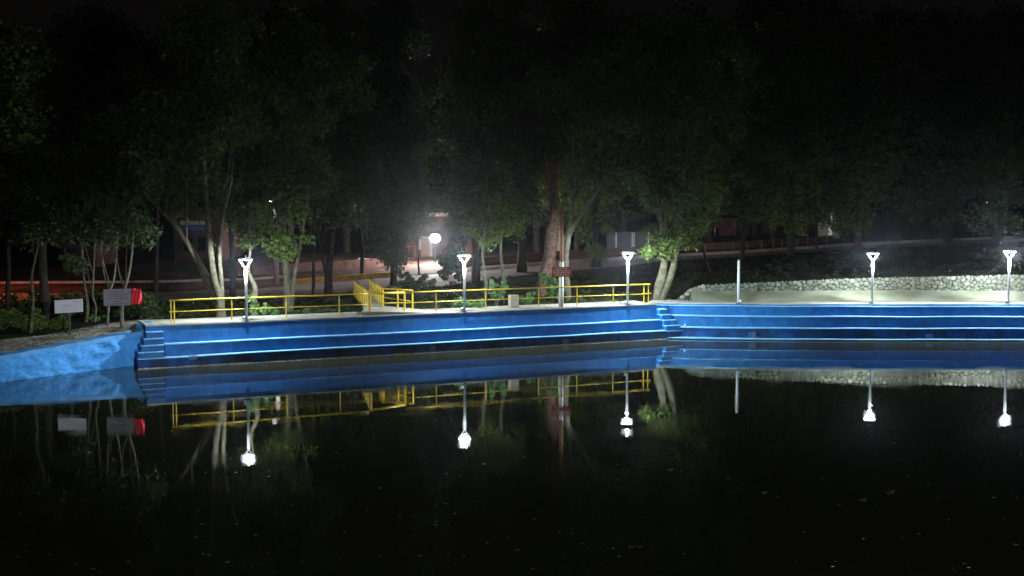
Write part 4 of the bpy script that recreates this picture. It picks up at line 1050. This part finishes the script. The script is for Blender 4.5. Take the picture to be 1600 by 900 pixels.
far_building(865, 875, 300, 95, 'slim pale lit doorway building seen right of the leaning trunk', M['plaster'], [(866, 871, 308, 342, M['palewin'], 'window')])
# gate with pale uprights
dg = 90.0; e = thing('metal_gate', on(995, dg, gz(on(995, dg, 0).x, dg)), 'dark metal gate with pale upright bars across the road left of the green crown', 'gate')
Xg = lambda px: (px - 800) / F * dg; Zg = lambda py: CAMZ - (py - HZ) * dg / F
box_part('panel', Xg(948), Xg(1046), dg, dg + .05, Zg(401), Zg(362), M['darkmetal'], e)
for px in (962.5, 987.5, 990.5, 1013): MB().tube([(Xg(px), dg - .1, Zg(400)), (Xg(px), dg - .1, Zg(363))], .04, 8).build('upright', M['pole'], e)
# roadside fence posts
e = thing('wire_fence', gp(1200, 396), 'low fence of small posts and rails along the climbing road', 'fence')
fp = []
for px in [1060, 1102, 1146, 1168, 1190, 1208, 1222, 1232, 1245, 1262, 1292, 1318, 1352, 1384, 1405, 1440, 1480, 1520, 1560, 1600]:
    z, dn, df = road_d(px); p = on(px, df + .8, z + .1); fp.append(p)
    MB().tube([p, p + Vector((0, 0, .75))], .04, 6).build('post', M['fencegrey'], e)
for h in (.4, .68): MB().tube([p + Vector((0, 0, h)) for p in fp], .012, 5).build('rail', M['fencegrey'], e)
# white barrier left of the building
e = thing('barrier', on(575, 88, gz(on(575, 88, 0).x, 88)), 'white horizontal barrier across the road left of the red building', 'barrier')
Xb = lambda px: (px - 800) / F * 88; Zb = lambda py: CAMZ - (py - HZ) * 88 / F
MB().tube([(Xb(560), 88, Zb(404.5)), (Xb(594), 88, Zb(405))], .05, 6).build('rail', M['whitepaint'], e)
MB().tube([(Xb(535), 88, Zb(413)), (Xb(596), 88, Zb(411))], .04, 6).build('rail', M['plaster'], e)
for px in (562, 578, 593): MB().tube([(Xb(px), 88, Zb(418)), (Xb(px), 88, Zb(403))], .045, 6).build('post', M['plaster'], e)
# small distant lamps
for px, py, dd, r, lb in ((1243, 316.5, 96, .06, 'tiny white lamp glinting between the dark trees, left of the pale house'), (1267, 315, 97, .05, 'tiny white lamp glinting just left of the pale house'),
                   (1303, 309.5, 96, .07, 'tiny white lamp glinting at the top of the pale house'), (1542, 316.5, 96, .04, 'tiny white lamp glinting among the trees above the brightest deck lamp'),
                   (1361, 280, 98, .05, 'faint speck of a lamp high in the wood above the fourth deck lamp')):
    c = W(px, py, dd); g = gz(c.x, dd); e = thing('distant_lamp', (c.x, dd, g), lb, 'street lamp', 'tiny lamps in the wood')
    MB().tube([(c.x, dd + .1, g), (c.x, dd + .1, c.z + r)], .05, 6).build('pole', M['darkmetal'], e)
    MB().lathe(c, [(.01, -r), (r * .8, -r * .5), (r, 0), (r * .8, r * .5), (.01, r)], 10).build('lamp_glass', M['smalllight'], e, True)

# ------------------------------------------------------------------ things afloat
rg = random.Random(12)
def leafshape(p, r, ang, curl, mb):
    v = []; n = 8
    for i in range(n):
        a = i / n * 2 * math.pi; rr = r * (1 if i % 4 == 0 else .62)
        x = math.cos(a) * rr * 1.3; y = math.sin(a) * rr * .7
        v.append(p + Vector((x * math.cos(ang) - y * math.sin(ang), x * math.sin(ang) + y * math.cos(ang), 0.006 + curl * (x * x) / r)))
    v.append(p + Vector((0, 0, .004))); mb.add(v, [(i, (i + 1) % n, n) for i in range(n)])
mb = MB()
for i in range(330):
    px = rg.uniform(-20, 1620); py = 560 + 340 * rg.random() ** .9
    if rg.random() < .45: px = rg.gauss(rg.choice([385, 725, 980, 1358, 1568]), 60)
    p = G(px, py, 0); r = .010 + .035 * rg.random() ** 2.2; leafshape(p, r, rg.gauss(0, .5), rg.uniform(0, .25), mb)
tag(mb.build('floating_litter', M['leafpale'], None), 'tiny pale specks of leaf and foam drifting on the dark water', 'litter', kind='stuff')
big = [(993, 856, .10, 1), (145, 889, .07, 0), (833, 812, .06, 0), (685, 821, .06, 0), (766, 849, .06, 0), (1045, 735, .08, 0), (1063, 736, .06, 0), (143, 708, .08, 0), (120, 703, .05, 0), (523, 708, .06, 0), (430, 708, .05, 0), (1196, 771, .08, 0), (1214, 777, .06, 0), (1345, 782, .08, 0), (1392, 770, .10, 0), (1282, 749, .05, 0), (1142, 769, .05, 0), (535, 833, .05, 0), (316, 866, .05, 0), (1070, 866, .05, 0), (718, 744, .05, 0), (967, 750, .05, 0), (1006, 563 + 90, .05, 0)]
for k, (px, py, r, red) in enumerate(big):
    mb = MB(); c = G(px, py, 0)
    for j in range(3 if r > .07 else 1): leafshape(c + Vector((rg.uniform(-r, r), rg.uniform(-r, r) * .6, .002 * j)), r * .55, rg.uniform(-.6, .6), rg.uniform(.3, .7), mb)
    o = mb.build('floating_leaf', M['leafred' if red else 'leafpale'])
    where = {1: 'pale floating leaf lowest on the left of the water', 5: 'larger of two pale leaves floating below the double trunked tree reflection', 6: 'smaller of two pale leaves floating below the double trunked tree reflection', 7: 'larger pale leaf floating below the reflection of the white notice board', 8: 'smaller pale leaf floating below the reflection of the white notice board', 11: 'larger of two adjoining pale leaves floating left of the fourth lamp reflection', 12: 'smaller of two adjoining pale leaves floating left of the fourth lamp reflection', 13: 'pale leaf cluster floating left below the fourth lamp reflection', 14: 'largest pale leaf cluster floating right below the fourth lamp reflection', 20: 'single pale leaf floating just under the second lamp reflection'}
    tag(o, 'reddish curled leaf floating low in the picture right of centre' if red else where.get(k, 'small pale fallen leaf floating alone on open black water'), 'leaf', 'single leaves afloat on the lake' if not red else None)
# scum line along the walls
mb = MB()
for i in range(2600):
    s = rg.random() * LEN; o_ = 1.03 + abs(rg.gauss(0, .05)) if rg.random() < .86 else 1.03 + rg.random() ** 2 * 3.5
    p = A + U * s + NRM * o_; p.z = .0; r = rg.uniform(.012, .045) * (1.6 if o_ < 1.15 else .6)
    p.z = .001 * rg.random(); leafshape(p, r, rg.gauss(math.atan2(U.y, U.x), .3), .1, mb)
for i in range(120):
    x = rg.uniform(RX0, 32); p = Vector((x, RY - 1.72 - abs(rg.gauss(0, .35)), .001)); leafshape(p, rg.uniform(.01, .03), rg.gauss(0, .3), .1, mb)
tag(mb.build('foam_line', M['scum'], None), 'broken line of pale foam and leaf scum along the foot of the terrace', 'foam', kind='stuff')

# ------------------------------------------------------------------ haze added to give the lamps a halo
hz = MB(); hz.box((0, 190, 14), 420, 520, 34)
hzo = hz.build('haze', None, None); tag(hzo, 'thin haze added over the lake and park for lamp glow', kind='stuff')
hm = bpy.data.materials.new('haze_air'); hm.use_nodes = True; hm.node_tree.nodes.clear()
_ou = hm.node_tree.nodes.new('ShaderNodeOutputMaterial'); _pv = hm.node_tree.nodes.new('ShaderNodeVolumePrincipled')
_pv.inputs['Color'].default_value = (0.8, 0.88, 1, 1); _pv.inputs['Density'].default_value = 0.00019; _pv.inputs['Anisotropy'].default_value = 0.93
hm.node_tree.links.new(_pv.outputs[0], _ou.inputs['Volume']); hzo.data.materials.clear(); hzo.data.materials.append(hm)
